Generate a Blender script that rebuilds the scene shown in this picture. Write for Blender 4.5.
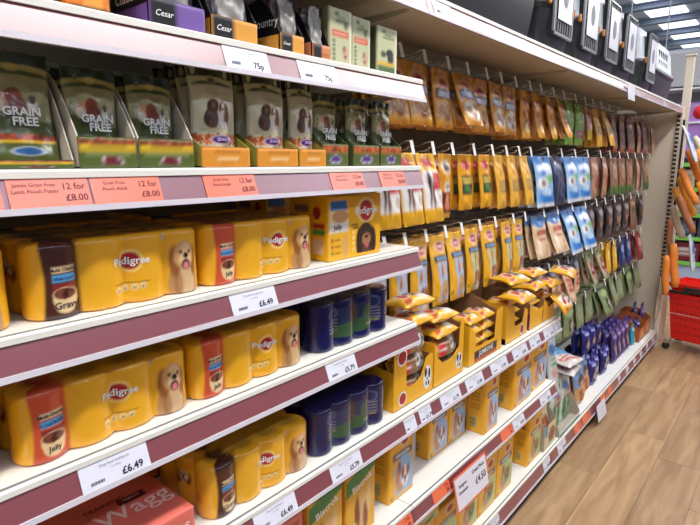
import bpy, bmesh, math, random
import numpy as np
from mathutils import Matrix, Vector, Euler

# ------------------------------------------------------------------ camera, world, light, exposure
for o in list(bpy.data.objects):
    bpy.data.objects.remove(o, do_unlink=True)
SC = bpy.context.scene
COL = SC.collection
R = math.radians
rnd = random.Random(7)

cam_d = bpy.data.cameras.new('camera')
cam_d.sensor_width = 36.0
cam_d.lens = 530.0 / 700.0 * 36.0
cam_d.clip_start = 0.02
cam = bpy.data.objects.new('camera', cam_d)
cam.location = (0.8, 0.0, 1.57)
cam.rotation_euler = (R(90 - 10.737), 0, R(40.208))
COL.objects.link(cam)
SC.camera = cam

SC.view_settings.view_transform = 'Standard'
SC.view_settings.look = 'None'
SC.view_settings.gamma = 1.0
SC.view_settings.use_curve_mapping = False
SC.view_settings.exposure = -0.3

world = bpy.data.worlds.new('store_ambient')
SC.world = world
world.use_nodes = True
wb = world.node_tree.nodes['Background']
wb.inputs[0].default_value = (0.93, 0.96, 1.0, 1)
wb.inputs[1].default_value = 0.26

def area(name, loc, sx, sy, watts, col, rot=(0, 0, 0), parent=None):
    l = bpy.data.lights.new(name, 'AREA')
    l.shape = 'RECTANGLE'; l.size = sx; l.size_y = sy; l.energy = watts; l.color = col
    o = bpy.data.objects.new(name, l)
    o.location = loc; o.rotation_euler = rot
    COL.objects.link(o)
    if parent: o.parent = parent
    return o

LAMP_COL = (1.0, 0.97, 0.935)
DAY_COL = (0.64, 0.73, 1.0)
LAMPS = [(1.15, -2.0), (1.15, 1.2), (1.15, 4.4), (1.15, 7.6), (2.7, -2.0), (2.7, 1.2), (2.7, 4.4), (2.7, 7.6), (-3.4, 6.0), (-3.4, 10.0)]
LAMP_Z = 3.7
LAMP_W = 66.0
DAY_W = 36.0

# ------------------------------------------------------------------ small helpers
def lin(c):
    c = np.asarray(c, float) / 255.0
    return np.where(c <= 0.04045, c / 12.92, ((c + 0.055) / 1.055) ** 2.4)

def lin4(c):
    return tuple(lin(c)) + (1.0,)

def link(name, data, parent=None, loc=None, rot=None):
    o = bpy.data.objects.new(name, data)
    COL.objects.link(o)
    if parent is not None: o.parent = parent
    if loc is not None: o.location = loc
    if rot is not None: o.rotation_euler = rot
    return o

def tag(o, label=None, cat=None, group=None, kind=None):
    if label: o['label'] = label
    if cat: o['category'] = cat
    if group: o['group'] = group
    if kind: o['kind'] = kind
    return o

def thing(name, label, cat, loc=(0, 0, 0), rot=(0, 0, 0), group=None):
    return tag(link(name, None, None, loc, rot), label, cat, group)

def copy_tree(o, parent=None):
    c = o.copy(); COL.objects.link(c)
    if parent is not None: c.parent = parent
    for ch in o.children: copy_tree(ch, c)
    return c

def mesh(name, verts, faces, mat=None, smooth=False):
    me = bpy.data.meshes.new(name)
    me.from_pydata([tuple(map(float, v)) for v in verts], [], [tuple(int(i) for i in f) for f in faces])
    if mat: me.materials.append(mat)
    if smooth:
        me.polygons.foreach_set('use_smooth', [True] * len(me.polygons))
    me.update()
    return me

class MB:
    """collects simple solids, becomes one mesh"""
    def __init__(s): s.v = []; s.f = []
    def box(s, a, b, cham=0.0):
        x0, y0, z0 = a; x1, y1, z1 = b
        n = len(s.v)
        if cham <= 0:
            s.v += [(x0,y0,z0),(x1,y0,z0),(x1,y1,z0),(x0,y1,z0),(x0,y0,z1),(x1,y0,z1),(x1,y1,z1),(x0,y1,z1)]
            s.f += [tuple(n+i for i in q) for q in ((0,3,2,1),(4,5,6,7),(0,1,5,4),(1,2,6,5),(2,3,7,6),(3,0,4,7))]
        else:
            c = cham
            def ring(z, i):
                return [(x0+c+i,y0+i,z),(x1-c-i,y0+i,z),(x1-i,y0+c+i,z),(x1-i,y1-c-i,z),(x1-c-i,y1-i,z),(x0+c+i,y1-i,z),(x0+i,y1-c-i,z),(x0+i,y0+c+i,z)]
            s.loft([ring(z0, c*.7), ring(z0+c, 0), ring(z1-c, 0), ring(z1, c*.7)])
        return s
    def loft(s, rings, caps=True, closed=True):
        n = len(s.v); m = len(rings[0])
        for r in rings: s.v += [tuple(p) for p in r]
        for k in range(len(rings)-1):
            for i in range(m if closed else m-1):
                j = (i+1) % m
                s.f.append((n+k*m+i, n+k*m+j, n+(k+1)*m+j, n+(k+1)*m+i))
        if caps:
            s.f.append(tuple(n+i for i in range(m))[::-1])
            s.f.append(tuple(n+(len(rings)-1)*m+i for i in range(m)))
        return s
    def extr(s, prof, axis, a, b):
        """prof: 2D polygon; axis 'y': prof=(x,z); 'x': prof=(y,z); 'z': prof=(x,y)"""
        def P(p, t): return (p[0], t, p[1]) if axis == 'y' else (t, p[0], p[1]) if axis == 'x' else (p[0], p[1], t)
        return s.loft([[P(p, a) for p in prof], [P(p, b) for p in prof]])
    def tube(s, pts, r, n=6, caps=True):
        pts = [Vector(p) for p in pts]
        rs = r if isinstance(r, (list, tuple)) else [r]*len(pts)
        rings = []
        for i, p in enumerate(pts):
            d = (pts[min(i+1, len(pts)-1)] - pts[max(i-1, 0)])
            d = d.normalized() if d.length > 1e-9 else Vector((0,0,1))
            a = d.orthogonal().normalized() if abs(d.z) > .95 else d.cross(Vector((0,0,1))).normalized()
            b = d.cross(a)
            rings.append([p + (a*math.cos(t) + b*math.sin(t))*rs[i] for t in [2*math.pi*k/n for k in range(n)]])
        return s.loft(rings, caps)
    def lathe(s, prof, c=(0,0,0), n=16):
        rings = [[(c[0]+r*math.cos(2*math.pi*k/n), c[1]+r*math.sin(2*math.pi*k/n), c[2]+z) for k in range(n)] for r, z in prof]
        return s.loft(rings)
    def build(s, name, mat, parent=None, smooth=False, loc=None, rot=None):
        me = mesh(name, s.v, s.f, mat, smooth)
        bm = bmesh.new(); bm.from_mesh(me)
        bmesh.ops.recalc_face_normals(bm, faces=bm.faces)
        bm.to_mesh(me); bm.free()
        return link(name, me, parent, loc, rot)

# ------------------------------------------------------------------ materials
def principled(name):
    m = bpy.data.materials.new(name); m.use_nodes = True
    return m, m.node_tree, m.node_tree.nodes['Principled BSDF']

def mat(name, col, rough=.5, metal=0.0, coat=0.0, coat_rough=.1, spec=.5, noise=0.0, nscale=30.0, bump=0.0, emit=None, estr=0.0, coat_ior=1.5):
    m, nt, p = principled(name)
    p.inputs['Base Color'].default_value = lin4(col)
    p.inputs['Roughness'].default_value = rough
    p.inputs['Metallic'].default_value = metal
    p.inputs['Coat Weight'].default_value = coat
    p.inputs['Coat Roughness'].default_value = coat_rough
    p.inputs['Coat IOR'].default_value = coat_ior
    p.inputs['Specular IOR Level'].default_value = spec
    tc = nt.nodes.new('ShaderNodeTexCoord')
    nz = nt.nodes.new('ShaderNodeTexNoise'); nz.inputs['Scale'].default_value = nscale; nz.inputs['Detail'].default_value = 3
    nt.links.new(tc.outputs['Object'], nz.inputs['Vector'])
    mx = nt.nodes.new('ShaderNodeMix'); mx.data_type = 'RGBA'
    c = np.asarray(lin(col))
    mx.inputs[6].default_value = tuple(np.clip(c*(1-noise), 0, 1)) + (1,)
    mx.inputs[7].default_value = tuple(np.clip(c*(1+noise), 0, 1)) + (1,)
    nt.links.new(nz.outputs['Fac'], mx.inputs[0])
    nt.links.new(mx.outputs[2], p.inputs['Base Color'])
    if bump > 0:
        b = nt.nodes.new('ShaderNodeBump'); b.inputs['Strength'].default_value = bump; b.inputs['Distance'].default_value = .003
        nt.links.new(nz.outputs['Fac'], b.inputs['Height']); nt.links.new(b.outputs[0], p.inputs['Normal'])
    if emit is not None:
        p.inputs['Emission Color'].default_value = lin4(emit); p.inputs['Emission Strength'].default_value = estr
    return m

def print_mat(name, rough, coat=0.0, bump=0.0, bscale=60.0, coat_rough=.15, spec=.5):
    """printed packaging: colour comes from the mesh attribute 'print'"""
    m, nt, p = principled(name)
    a = nt.nodes.new('ShaderNodeAttribute'); a.attribute_name = 'print'
    nt.links.new(a.outputs['Color'], p.inputs['Base Color'])
    p.inputs['Roughness'].default_value = rough
    p.inputs['Coat Weight'].default_value = coat
    p.inputs['Coat Roughness'].default_value = coat_rough
    p.inputs['Specular IOR Level'].default_value = spec
    tc = nt.nodes.new('ShaderNodeTexCoord')
    nz = nt.nodes.new('ShaderNodeTexNoise'); nz.inputs['Scale'].default_value = bscale; nz.inputs['Detail'].default_value = 2
    nt.links.new(tc.outputs['Object'], nz.inputs['Vector'])
    if bump > 0:
        b = nt.nodes.new('ShaderNodeBump'); b.inputs['Strength'].default_value = bump; b.inputs['Distance'].default_value = .004
        nt.links.new(nz.outputs['Fac'], b.inputs['Height']); nt.links.new(b.outputs[0], p.inputs['Normal'])
    return m

M = {}
M['film'] = print_mat('printed_film', .34, .25, .45, 45.0)
M['wrap'] = print_mat('shrink_wrap', .26, .35, .12, 30.0)
M['card'] = print_mat('printed_card', .42, .12, .03, 80.0)
M['steel'] = mat('shelf_steel', (196, 186, 168), .45, noise=.02, nscale=8)
M['deck'] = mat('shelf_deck_paint', (240, 238, 228), .38, noise=.02, nscale=6)
M['lip'] = mat('clear_strip_lip', (214, 208, 214), .2, coat=.5)
M['groove'] = mat('strip_groove', (128, 134, 130), .4)
M['strip'] = mat('burgundy_ticket_strip', (132, 62, 70), .36, coat=1.0, coat_rough=.3, spec=.6, coat_ior=1.8, noise=.03, nscale=14)
M['cardwhite'] = mat('white_ticket', (228, 228, 238), .35, coat=.6, coat_rough=.25, coat_ior=1.7, noise=.01)
M['cardorange'] = mat('orange_ticket', (236, 112, 72), .35, coat=.6, coat_rough=.25, coat_ior=1.7, noise=.01)
M['back'] = mat('back_panel_paint', (150, 138, 122), .6, noise=.03, nscale=5)
M['endp'] = mat('end_panel_paint', (220, 208, 188), .55, noise=.03, nscale=4)
M['upright'] = mat('upright_steel', (176, 168, 156), .45, metal=.2)
M['slot'] = mat('slot_dark', (40, 38, 36), .7)
M['wire'] = mat('hook_wire', (205, 200, 190), .3, metal=.6)
M['ticket'] = mat('hook_ticket', (236, 234, 228), .35)
M['ink'] = mat('ink_dark', (38, 36, 46), .5)
M['inkgrey'] = mat('ink_grey', (120, 120, 132), .5)
M['inkwhite'] = mat('ink_white', (238, 236, 230), .4)
M['inkred'] = mat('ink_red', (170, 40, 36), .45)
M['inkpink'] = mat('ink_pale_pink', (236, 196, 186), .45)
M['inkpurple'] = mat('ink_maroon', (98, 26, 36), .45)
M['inkbrown'] = mat('ink_brown', (66, 30, 22), .45)
M['inkcream'] = mat('ink_pale_green', (206, 214, 172), .45)
M['inkblue'] = mat('ink_navy', (26, 52, 110), .45)
M['board'] = mat('brown_cardboard', (146, 104, 66), .75, noise=.06, nscale=25)
M['greyboard'] = mat('grey_cardboard', (176, 164, 146), .75, noise=.05, nscale=25)
M['plinth'] = mat('plinth_dark', (64, 52, 44), .5)

# ------------------------------------------------------------------ printed art (flat colour fields painted by formula on a mesh)
def sstep(d, e): return np.clip(d / e * .5 + .5, 0, 1)
class Art:
    def __init__(s, u, v, base, e=.02):
        s.u, s.v, s.e = u, v, e*.55
        s.c = np.tile(lin(base), (len(u), 1))
    def mix(s, m, col):
        s.c = s.c*(1-m[:, None]) + lin(col)[None, :]*m[:, None]; return s
    def rect(s, x0, y0, x1, y1, col, k=1.0):
        e = s.e
        m = np.minimum(np.minimum(sstep(s.u-x0, e), sstep(x1-s.u, e)), np.minimum(sstep(s.v-y0, e), sstep(y1-s.v, e)))
        return s.mix(m*k, col)
    def ell(s, cx, cy, rx, ry, col, rot=0.0, k=1.0):
        dx, dy = (s.u-cx)/rx, (s.v-cy)/ry
        if rot:
            c, n = math.cos(rot), math.sin(rot)
            ex, ey = (s.u-cx), (s.v-cy)*(rx/ry)
            dx, dy = (ex*c+ey*n)/rx, (-ex*n+ey*c)/rx
        return s.mix(sstep((1-np.hypot(dx, dy))*min(rx, ry), s.e)*k, col)
    def half(s, a, b, c, col):       # a*u+b*v > c
        return s.mix(sstep(a*s.u+b*s.v-c, s.e), col)
    def grain(s, x0, y0, x1, y1, cols, seed, n=40, r=.04, ra=1.0):
        g = np.random.RandomState(seed)
        for i in range(n):
            s.ell(g.uniform(x0, x1), g.uniform(y0, y1), r*g.uniform(.6, 1.3), r*ra*g.uniform(.6, 1.3), cols[g.randint(len(cols))])
        return s
    def lines(s, x0, x1, ys, h, col, k=.8):
        for y in ys: s.rect(x0, y-h/2, x1, y+h/2, col, k)
        return s
    def dog(s, cx, cy, rx, ry, fur=(208, 156, 98), dark=(150, 92, 46), muzzle=(232, 198, 152), body=True):
        if body: s.ell(cx, cy-2.0*ry, 1.3*rx, 1.9*ry, tuple(int(q*.9) for q in fur)).ell(cx+.1*rx, cy-1.6*ry, .8*rx, 1.1*ry, muzzle, k=.6).ell(cx-.6*rx, cy-1.9*ry, .3*rx, .9*ry, dark, .3, k=.6)
        s.ell(cx-.8*rx, cy-.35*ry, .4*rx, 1.0*ry, dark, .15).ell(cx+.84*rx, cy-.4*ry, .36*rx, .95*ry, dark, -.15)
        s.ell(cx, cy, .88*rx, .95*ry, fur).ell(cx+.05*rx, cy+.35*ry, .5*rx, .5*ry, muzzle, k=.6)
        s.ell(cx+.05*rx, cy-.3*ry, .55*rx, .5*ry, muzzle)
        s.ell(cx-.35*rx, cy+.22*ry, .13*rx, .12*ry, (40, 24, 18)).ell(cx+.4*rx, cy+.22*ry, .13*rx, .12*ry, (40, 24, 18))
        s.ell(cx+.06*rx, cy-.02*ry, .24*rx, .2*ry, (30, 22, 22))
        s.ell(cx+.06*rx, cy-.6*ry, .4*rx, .34*ry, (60, 24, 22)).ell(cx+.06*rx, cy-.68*ry, .24*rx, .24*ry, (224, 130, 140))
        return s
    def roundel(s, cx, cy, rx, ry):   # red rosette with a pale ring
        s.ell(cx, cy, rx*1.3, ry*1.25, (244, 214, 150)).ell(cx, cy, rx, ry, (186, 34, 44))
        return s.rect(cx-rx*1.1, cy-ry*.2, cx+rx*1.1, cy+ry*.22, (240, 226, 220), .85)

def put_print(me, cols):
    a = me.color_attributes.new('print', 'FLOAT_COLOR', 'POINT')
    out = np.ones((len(me.vertices), 4), np.float32); out[:, :3] = cols
    a.data.foreach_set('color', out.ravel())

# ------------------------------------------------------------------ lettering
_txt = {}
def text_geo(body, bold=.0, shear=0.0, space=1.0):
    key = (body, bold, shear, space)
    if key not in _txt:
        cu = bpy.data.curves.new('lettering', 'FONT')
        cu.body = body; cu.size = 1.0; cu.align_x = 'CENTER'; cu.align_y = 'CENTER'
        cu.offset = bold; cu.shear = shear; cu.resolution_u = 2; cu.space_character = space
        o = bpy.data.objects.new('lettering', cu); COL.objects.link(o)
        bpy.context.view_layer.update()
        me = bpy.data.meshes.new_from_object(o.evaluated_get(bpy.context.evaluated_depsgraph_get()))
        v = np.array([x.co[:] for x in me.vertices]).reshape(-1, 3)
        f = [tuple(p.vertices) for p in me.polygons]
        bpy.data.objects.remove(o); bpy.data.meshes.remove(me); bpy.data.curves.remove(cu)
        _txt[key] = (v, f)
    return _txt[key]

FRONT = Matrix(((0, 0, 1), (1, 0, 0), (0, 1, 0)))      # text x -> +y, text y -> +z, normal +x
LEFT = Matrix(((1, 0, 0), (0, 0, -1), (0, 1, 0)))      # text x -> +x, text y -> +z, normal -y
TOPF = Matrix(((0, -1, 0), (1, 0, 0), (0, 0, 1)))      # text x -> +y, text y -> -x, normal +z
def lettering(parent, body, size, pos, m, frame=FRONT, bold=.0, shear=0.0, tilt=0.0, roll=0.0, surf=None, sx=1.0, name='lettering'):
    v, f = text_geo(body, bold, shear)
    w = v.copy(); w[:, 0] *= size*sx; w[:, 1] *= size; w[:, 2] = 0
    if surf is not None:
        q = [(surf(pos[1]+a, pos[2]+b), pos[1]+a, pos[2]+b) for a, b, _ in w]
        return link(name, mesh(name, q, f, m), parent)
    mt = frame @ Matrix.Rotation(roll, 3, 'Z')
    mt = Matrix.Rotation(tilt, 3, 'Y') @ mt
    q = [mt @ Vector(p) + Vector(pos) for p in w]
    return link(name, mesh(name, q, f, m), parent)

# ------------------------------------------------------------------ printed solids
def rrect_path(d, w, r=.003, seg=3, step=.006):
    """footprint x in [-d,0], y in [0,w]; returns (x,y,face,u) counter-clockwise from the front-left corner; faces front,right,back,left"""
    P = []
    def line(a, b, face, n):
        for i in range(n+1):
            t = i/n
            P.append((a[0]+(b[0]-a[0])*t, a[1]+(b[1]-a[1])*t, face, t))
    nf, ns = max(2, int(w/step)), max(2, int(d/step))
    line((0, r), (0, w-r), 'front', nf); line((-r, w), (-d+r, w), 'right', 3)
    line((-d, w-r), (-d, r), 'back', 3); line((-d+r, 0), (-r, 0), 'left', ns)
    return P

def can_path(nf, ns, r, dep, seg=26):
    P = []
    W, D = 2*r*nf, 2*r*ns
    def side(n, L, fx, face):
        a, b = r, L-r
        k = max(2, int((n-1)*seg))
        for i in range(k+1):
            y = a + (b-a)*i/k
            ph = math.cos(math.pi*(y-r)/(2*r))
            fx(y, dep*(1-abs(ph))**1.3, face, y/L)
    def arc(cx, cy, t0, fA, uA, fB, uB, k=30):
        for i in range(1, k):
            t = i/k; an = t0 + t*math.pi/2
            f_, u_ = (fA, uA[0]+(uA[1]-uA[0])*t*2) if t <= .5 else (fB, uB[0]+(uB[1]-uB[0])*(t-.5)*2)
            P.append((cx+r*math.cos(an), cy+r*math.sin(an), f_, u_))
    a_, b_ = r/W, r/D
    side(nf, W, lambda y, o, f_, u: P.append((-o, y, f_, u)), 'front')
    arc(-r, W-r, 0, 'front', (1-a_, 1), 'right', (0, b_))
    side(ns, D, lambda y, o, f_, u: P.append((-y, W-o, f_, u)), 'right')
    arc(-D+r, W-r, math.pi/2, 'right', (1-b_, 1), 'back', (0, a_))
    side(nf, W, lambda y, o, f_, u: P.append((-D+o, W-y, f_, u)), 'back')
    arc(-D+r, r, math.pi, 'back', (1-a_, 1), 'left', (0, b_))
    side(ns, D, lambda y, o, f_, u: P.append((-D+y, o, f_, u)), 'left')
    arc(-r, r, 1.5*math.pi, 'left', (1-b_, 1), 'front', (0, a_))
    return P

def prism_mesh(name, P, rows, art, material, h, top_rings=3, lean=0.0):
    """rows = [(z, inset)]; art(face,u,v)->colours; faces front/right/back/left/top"""
    n = len(P)
    xy = np.array([(p[0], p[1]) for p in P])
    nx = np.roll(xy, -1, 0) - np.roll(xy, 1, 0)
    nrm = np.stack([nx[:, 1], -nx[:, 0]], 1); nrm /= np.maximum(np.linalg.norm(nrm, axis=1), 1e-9)[:, None]
    cen = (xy.max(0) + xy.min(0))/2
    V, face, U, Vv = [], [], [], []
    for z, ins in rows:
        q = xy - nrm*ins
        for i in range(n):
            V.append((q[i, 0]+lean*z/h, q[i, 1], z)); face.append(P[i][2]); U.append(P[i][3]); Vv.append(z/h)
    F = []
    for k in range(len(rows)-1):
        for i in range(n):
            j = (i+1) % n
            F.append((k*n+i, k*n+j, (k+1)*n+j, (k+1)*n+i))
    last = (len(rows)-1)*n
    q0 = xy - nrm*rows[-1][1]
    for t in [i/top_rings for i in range(1, top_rings)]:
        b = len(V)
        q = cen + (q0-cen)*(1-t)
        for i in range(n):
            V.append((q[i, 0]+lean, q[i, 1], rows[-1][0])); face.append('top'); U.append((q[i, 1]-xy[:, 1].min())/np.ptp(xy[:, 1])); Vv.append((q[i, 0]-xy[:, 0].min())/np.ptp(xy[:, 0]))
        for i in range(n):
            j = (i+1) % n
            F.append((last+i, last+j, b+j, b+i))
        last = b
    V.append((cen[0]+lean, cen[1], rows[-1][0])); face.append('top'); U.append(.5); Vv.append(.5)
    for i in range(n): F.append((last+i, last+(i+1) % n, len(V)-1))
    F.append(tuple(range(n))[::-1])
    me = mesh(name, V, F, material, True)
    face = np.array(face); U = np.array(U); Vv = np.array(Vv)
    cols = np.zeros((len(V), 3))
    for fc in ('front', 'right', 'back', 'left', 'top'):
        m = face == fc
        if m.any(): cols[m] = art(fc, U[m], Vv[m])
    put_print(me, cols)
    return me

def box_rows(h, step=.006):
    k = max(3, int(h/step))
    return [(0, .0015)] + [(.002+(h-.004)*i/k, 0) for i in range(k+1)] + [(h, .0015)]

def carton_mesh(name, w, d, h, art, step=.006):
    me = prism_mesh(name, rrect_path(d, w, step=step), box_rows(h, step), art, M['card'], h)
    return me

def pouch_mesh(name, w, h, t, art, nx=26, nz=48, header=.14, back=(226, 168, 40), flat_bottom=False, seed=0, wr=.0025):
    """a filled bag seen from +x: top seal at z=0, hangs down to -h; flat header at the top, seams at the sides"""
    g = np.random.RandomState(seed)
    a = np.linspace(0, 1, nx+1); b = np.linspace(0, 1, nz+1)
    uu, vv = np.meshgrid(a, b)
    ph = g.uniform(0, 6.28, 6)
    prof = np.sqrt(np.clip(np.sin(np.pi*uu), 0, 1))
    top = np.clip((1-header-vv)/.22, 0, 1); top = np.sin(top*np.pi/2)
    bot = np.ones_like(vv) if flat_bottom else np.sin(np.clip(vv/.18, 0, 1)*np.pi/2)
    if flat_bottom: bot = .35+.65*np.sin(np.clip(vv/.12+.2, 0, 1)*np.pi/2)
    th = t/2*prof*top*bot
    wv = wr*(np.sin(uu*9+vv*7+ph[0])*np.sin(vv*15+ph[1])+.6*np.sin(uu*17-vv*11+ph[2]))
    edge = np.clip(np.sin(np.pi*uu)*3, 0, 1)
    wide = w*(1 - .05*np.sin(np.clip(vv, 0, 1)*np.pi)**2*(1-header)) 
    Y = (uu-.5)*wide; Z = -h*(1-vv)
    bend = .004*np.sin(vv*5+ph[3])
    Xf = th+wv*edge+bend+.0006; Xb = -th+wv*.6*edge+bend-.0006
    n = (nx+1)*(nz+1)
    V = np.concatenate([np.stack([Xf, Y, Z], -1).reshape(-1, 3), np.stack([Xb, Y, Z], -1).reshape(-1, 3)])
    F = []
    for j in range(nz):
        for i in range(nx):
            p = j*(nx+1)+i
            F.append((p, p+1, p+nx+2, p+nx+1)); F.append((n+p, n+p+nx+1, n+p+nx+2, n+p+1))
    rim = [i for i in range(nx+1)] + [j*(nx+1)+nx for j in range(1, nz+1)] + [nz*(nx+1)+i for i in range(nx-1, -1, -1)] + [j*(nx+1) for j in range(nz-1, 0, -1)]
    for k in range(len(rim)):
        i, j = rim[k], rim[(k+1) % len(rim)]
        F.append((j, i, n+i, n+j))
    me = mesh(name, V, F, M['film'], True)
    cf = art(uu.ravel(), vv.ravel())
    cb = np.tile(lin(back), (n, 1))
    put_print(me, np.concatenate([cf, cb]))
    return me

ORD = ['first', 'second', 'third', 'fourth', 'fifth', 'sixth', 'seventh', 'eighth', 'ninth', 'tenth', 'eleventh', 'twelfth', 'thirteenth',
       'fourteenth', 'fifteenth', 'sixteenth', 'seventeenth', 'eighteenth', 'nineteenth', 'twentieth', 'twenty-first', 'twenty-second', 'twenty-third', 'twenty-fourth',
       'twenty-fifth', 'twenty-sixth', 'twenty-seventh', 'twenty-eighth']
# ------------------------------------------------------------------ setting: floor planks, ceiling, far walls
floor_m, fnt, fp = principled('oak_vinyl')
def build_floor_material():
    nt = fnt
    tc = nt.nodes.new('ShaderNodeTexCoord'); oi = nt.nodes.new('ShaderNodeObjectInfo')
    mp = nt.nodes.new('ShaderNodeMapping'); mp.inputs['Scale'].default_value = (9, 1.0, 1)
    add = nt.nodes.new('ShaderNodeVectorMath'); add.operation = 'ADD'
    nt.links.new(tc.outputs['Object'], add.inputs[0])
    mul = nt.nodes.new('ShaderNodeMath'); mul.operation = 'MULTIPLY'; mul.inputs[1].default_value = 40
    nt.links.new(oi.outputs['Random'], mul.inputs[0]); nt.links.new(mul.outputs[0], add.inputs[1])
    nt.links.new(add.outputs[0], mp.inputs['Vector'])
    n1 = nt.nodes.new('ShaderNodeTexNoise'); n1.inputs['Scale'].default_value = 2.2; n1.inputs['Detail'].default_value = 6; n1.inputs['Distortion'].default_value = .8
    nt.links.new(mp.outputs[0], n1.inputs['Vector'])
    cr = nt.nodes.new('ShaderNodeValToRGB')
    cr.color_ramp.elements[0].position = .28; cr.color_ramp.elements[0].color = lin4((150, 116, 80))
    cr.color_ramp.elements[1].position = .72; cr.color_ramp.elements[1].color = lin4((194, 158, 116))
    nt.links.new(n1.outputs['Fac'], cr.inputs[0])
    hv = nt.nodes.new('ShaderNodeHueSaturation')
    mr = nt.nodes.new('ShaderNodeMapRange'); mr.inputs[3].default_value = .86; mr.inputs[4].default_value = 1.12
    nt.links.new(oi.outputs['Random'], mr.inputs[0]); nt.links.new(mr.outputs[0], hv.inputs['Value'])
    nt.links.new(cr.outputs[0], hv.inputs['Color']); nt.links.new(hv.outputs[0], fp.inputs['Base Color'])
    fp.inputs['Roughness'].default_value = .42
build_floor_material()
sub = MB().box((-4, -4, -.06), (6, 16, -.004)).build('floor', M['plinth']); tag(sub, kind='structure')
pl_long = mesh('plank', MB().box((0, 0, -.004), (.1985, 1.2985, 0)).v, MB().box((0, 0, -.004), (.1985, 1.2985, 0)).f, floor_m)
c_ = 0
for i in range(-3, 11):
    off = rnd.uniform(0, 1.3)
    for k in range(-2, 8):
        y = k*1.3 + off
        if i < 0 and y < 3.5: continue
        if y > 8.2: continue
        link('plank', pl_long, sub, (i*.2-.02, y, 0)); c_ += 1
far_floor = MB().box((-4, 6.4, -.0038), (6, 16, -.0012)).build('floor', floor_m); tag(far_floor, kind='structure')

M['roof'] = mat('roof_sheet', (226, 230, 236), .6, noise=.03)
M['beam'] = mat('roof_beam', (150, 160, 180), .55)
M['sky'] = mat('skylight_sheet', (250, 252, 255), .5, emit=(236, 245, 255), estr=2.2)
M['whitep'] = mat('white_paint', (232, 234, 236), .5)
M['farwall'] = mat('far_wall_paint', (206, 212, 220), .6)
ceil = MB().box((-16, -8, 7.0), (12, 48, 7.1)).build('ceiling', M['roof']); tag(ceil, kind='structure')
for sx in (-10.0, -3.75, 2.4):
    for k in range(-3, 19):
        sl = MB().box((sx-.62, k*2.4+.15, 6.96), (sx+.62, k*2.4+2.25, 6.995)).build('skylight', M['sky'], ceil)
beam_me = MB().extr([(-.16, 6.74), (.16, 6.74), (.16, 6.78), (.04, 6.78), (.04, 6.94), (.16, 6.94), (.16, 6.995), (-.16, 6.995), (-.16, 6.94), (-.04, 6.94), (-.04, 6.78), (-.16, 6.78)], 'x', -16, 12)
bm0 = beam_me.build('purlin', M['beam'], ceil)
for k in range(-3, 20):
    b = bm0 if k == -3 else link('purlin', bm0.data, ceil)
    b.location = (0, k*2.4, 0)
for nm, a, b in (('wall_back', (-16, 48, 0), (12, 48.2, 7.1)), ('wall_left', (-16.2, -8, 0), (-16, 48, 7.1))):
    tag(MB().box(a, b).build(nm, M['farwall']), kind='structure')
# white lattice rail hung across the store behind the aisle
truss = MB()
for z in (3.42, 3.22): truss.tube([(-6, 11.0, z), (3, 11.0, z)], .05 if z > 3.3 else .015, 6)
for k in range(0, 18): truss.tube([(-6+k*.5, 11.0, 3.22 if k % 2 else 3.42), (-5.5+k*.5, 11.0, 3.42 if k % 2 else 3.22)], .008, 4)
tr = thing('hanging_rail', 'white lattice rail hung on wires under the store roof', 'rail', (-1, 11, 3.22))
o = truss.build('rail', M['whitep'], tr, loc=(1, -11, -3.22))
for x in (-3.2, -2.6, -1.9, -1.3, -.7):
    MB().tube([(x+1, 0, .2), (x+1, 0, 3.7)], .012, 4).build('hanging_wire', M['whitep'], tr)

M['diff'] = mat('lamp_diffuser', (255, 255, 255), .5, emit=(255, 248, 238), estr=6.0)
for i, (x, y) in enumerate(LAMPS):
    t = thing('strip_light', 'white hanging strip light, %s of the row over the %s aisle' % (ORD[i % 4 if x > 0 else i-8], 'right' if x > 2 else 'near' if x > 0 else 'next'), 'light', (x, y, LAMP_Z))
    MB().extr([(-.11, 0), (.11, 0), (.07, .07), (-.07, .07)], 'y', -1.25, 1.25).build('housing', M['whitep'], t)
    MB().box((-.09, -1.22, -.012), (.09, 1.22, -.001)).build('diffuser', M['diff'], t)
    for s in (-.9, .9): MB().tube([(0, s, .07), (0, s, 6.9-LAMP_Z)], .006, 4).build('hanging_wire', M['wire'], t)
    area('ceiling_fill', (0, 0, .12), .2, 2.4, 48.0, DAY_COL, (math.pi, 0, 0), t)  # fill added above each housing to brighten the ceiling
    area('lamp_light', (0, 0, -.03), .2, 2.4, DAY_W if x > 2 else LAMP_W, DAY_COL if x > 2 else LAMP_COL, parent=t)

# ------------------------------------------------------------------ the shelving run
BAYS = [(0.0, 1.25), (1.25, 2.5), (2.5, 3.75), (3.75, 5.027)]
BACK = -.52
gon = thing('shelving_run', 'long beige steel shelving run along the left of the aisle', 'shelving', (0, 2.5, 0))
def g_box(name, a, b, m, cham=0):
    return MB().box((a[0], a[1]-2.5, a[2]), (b[0], b[1]-2.5, b[2]), cham).build(name, m, gon)
for y0, y1 in [(-1.25, 0.0)] + BAYS:
    for z0, z1 in ((.14, .75), (.75, 1.35), (1.35, 1.95), (1.95, 2.2)):
        g_box('back_panel', (BACK-.012, y0+.003, z0+.002), (BACK, y1-.003, z1-.002), M['back'])
    for k in (0,):
        g_box('upright', (BACK-.03, y0-.015, 0), (BACK+.012, y0+.015, 2.2), M['upright'], .003)
g_box('plinth', (-.06, -1.25, 0), (-.045, 5.04, .09), M['plinth'])
g_box('base_frame', (BACK, -1.25, .0), (-.08, 5.04, .085), M['plinth'])
g_box('end_panel', (BACK-.03, 5.05, 0), (-.028, 5.08, 2.0), M['endp'], .003)
up = g_box('end_upright', (-.027, 5.03, 0), (.012, 5.085, 2.0), M['endp'], .004)
sl = MB()
for k in range(48): sl.box((-.0285, 5.028, .32+k*.034), (-.004, 5.034, .32+k*.034+.02))
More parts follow.
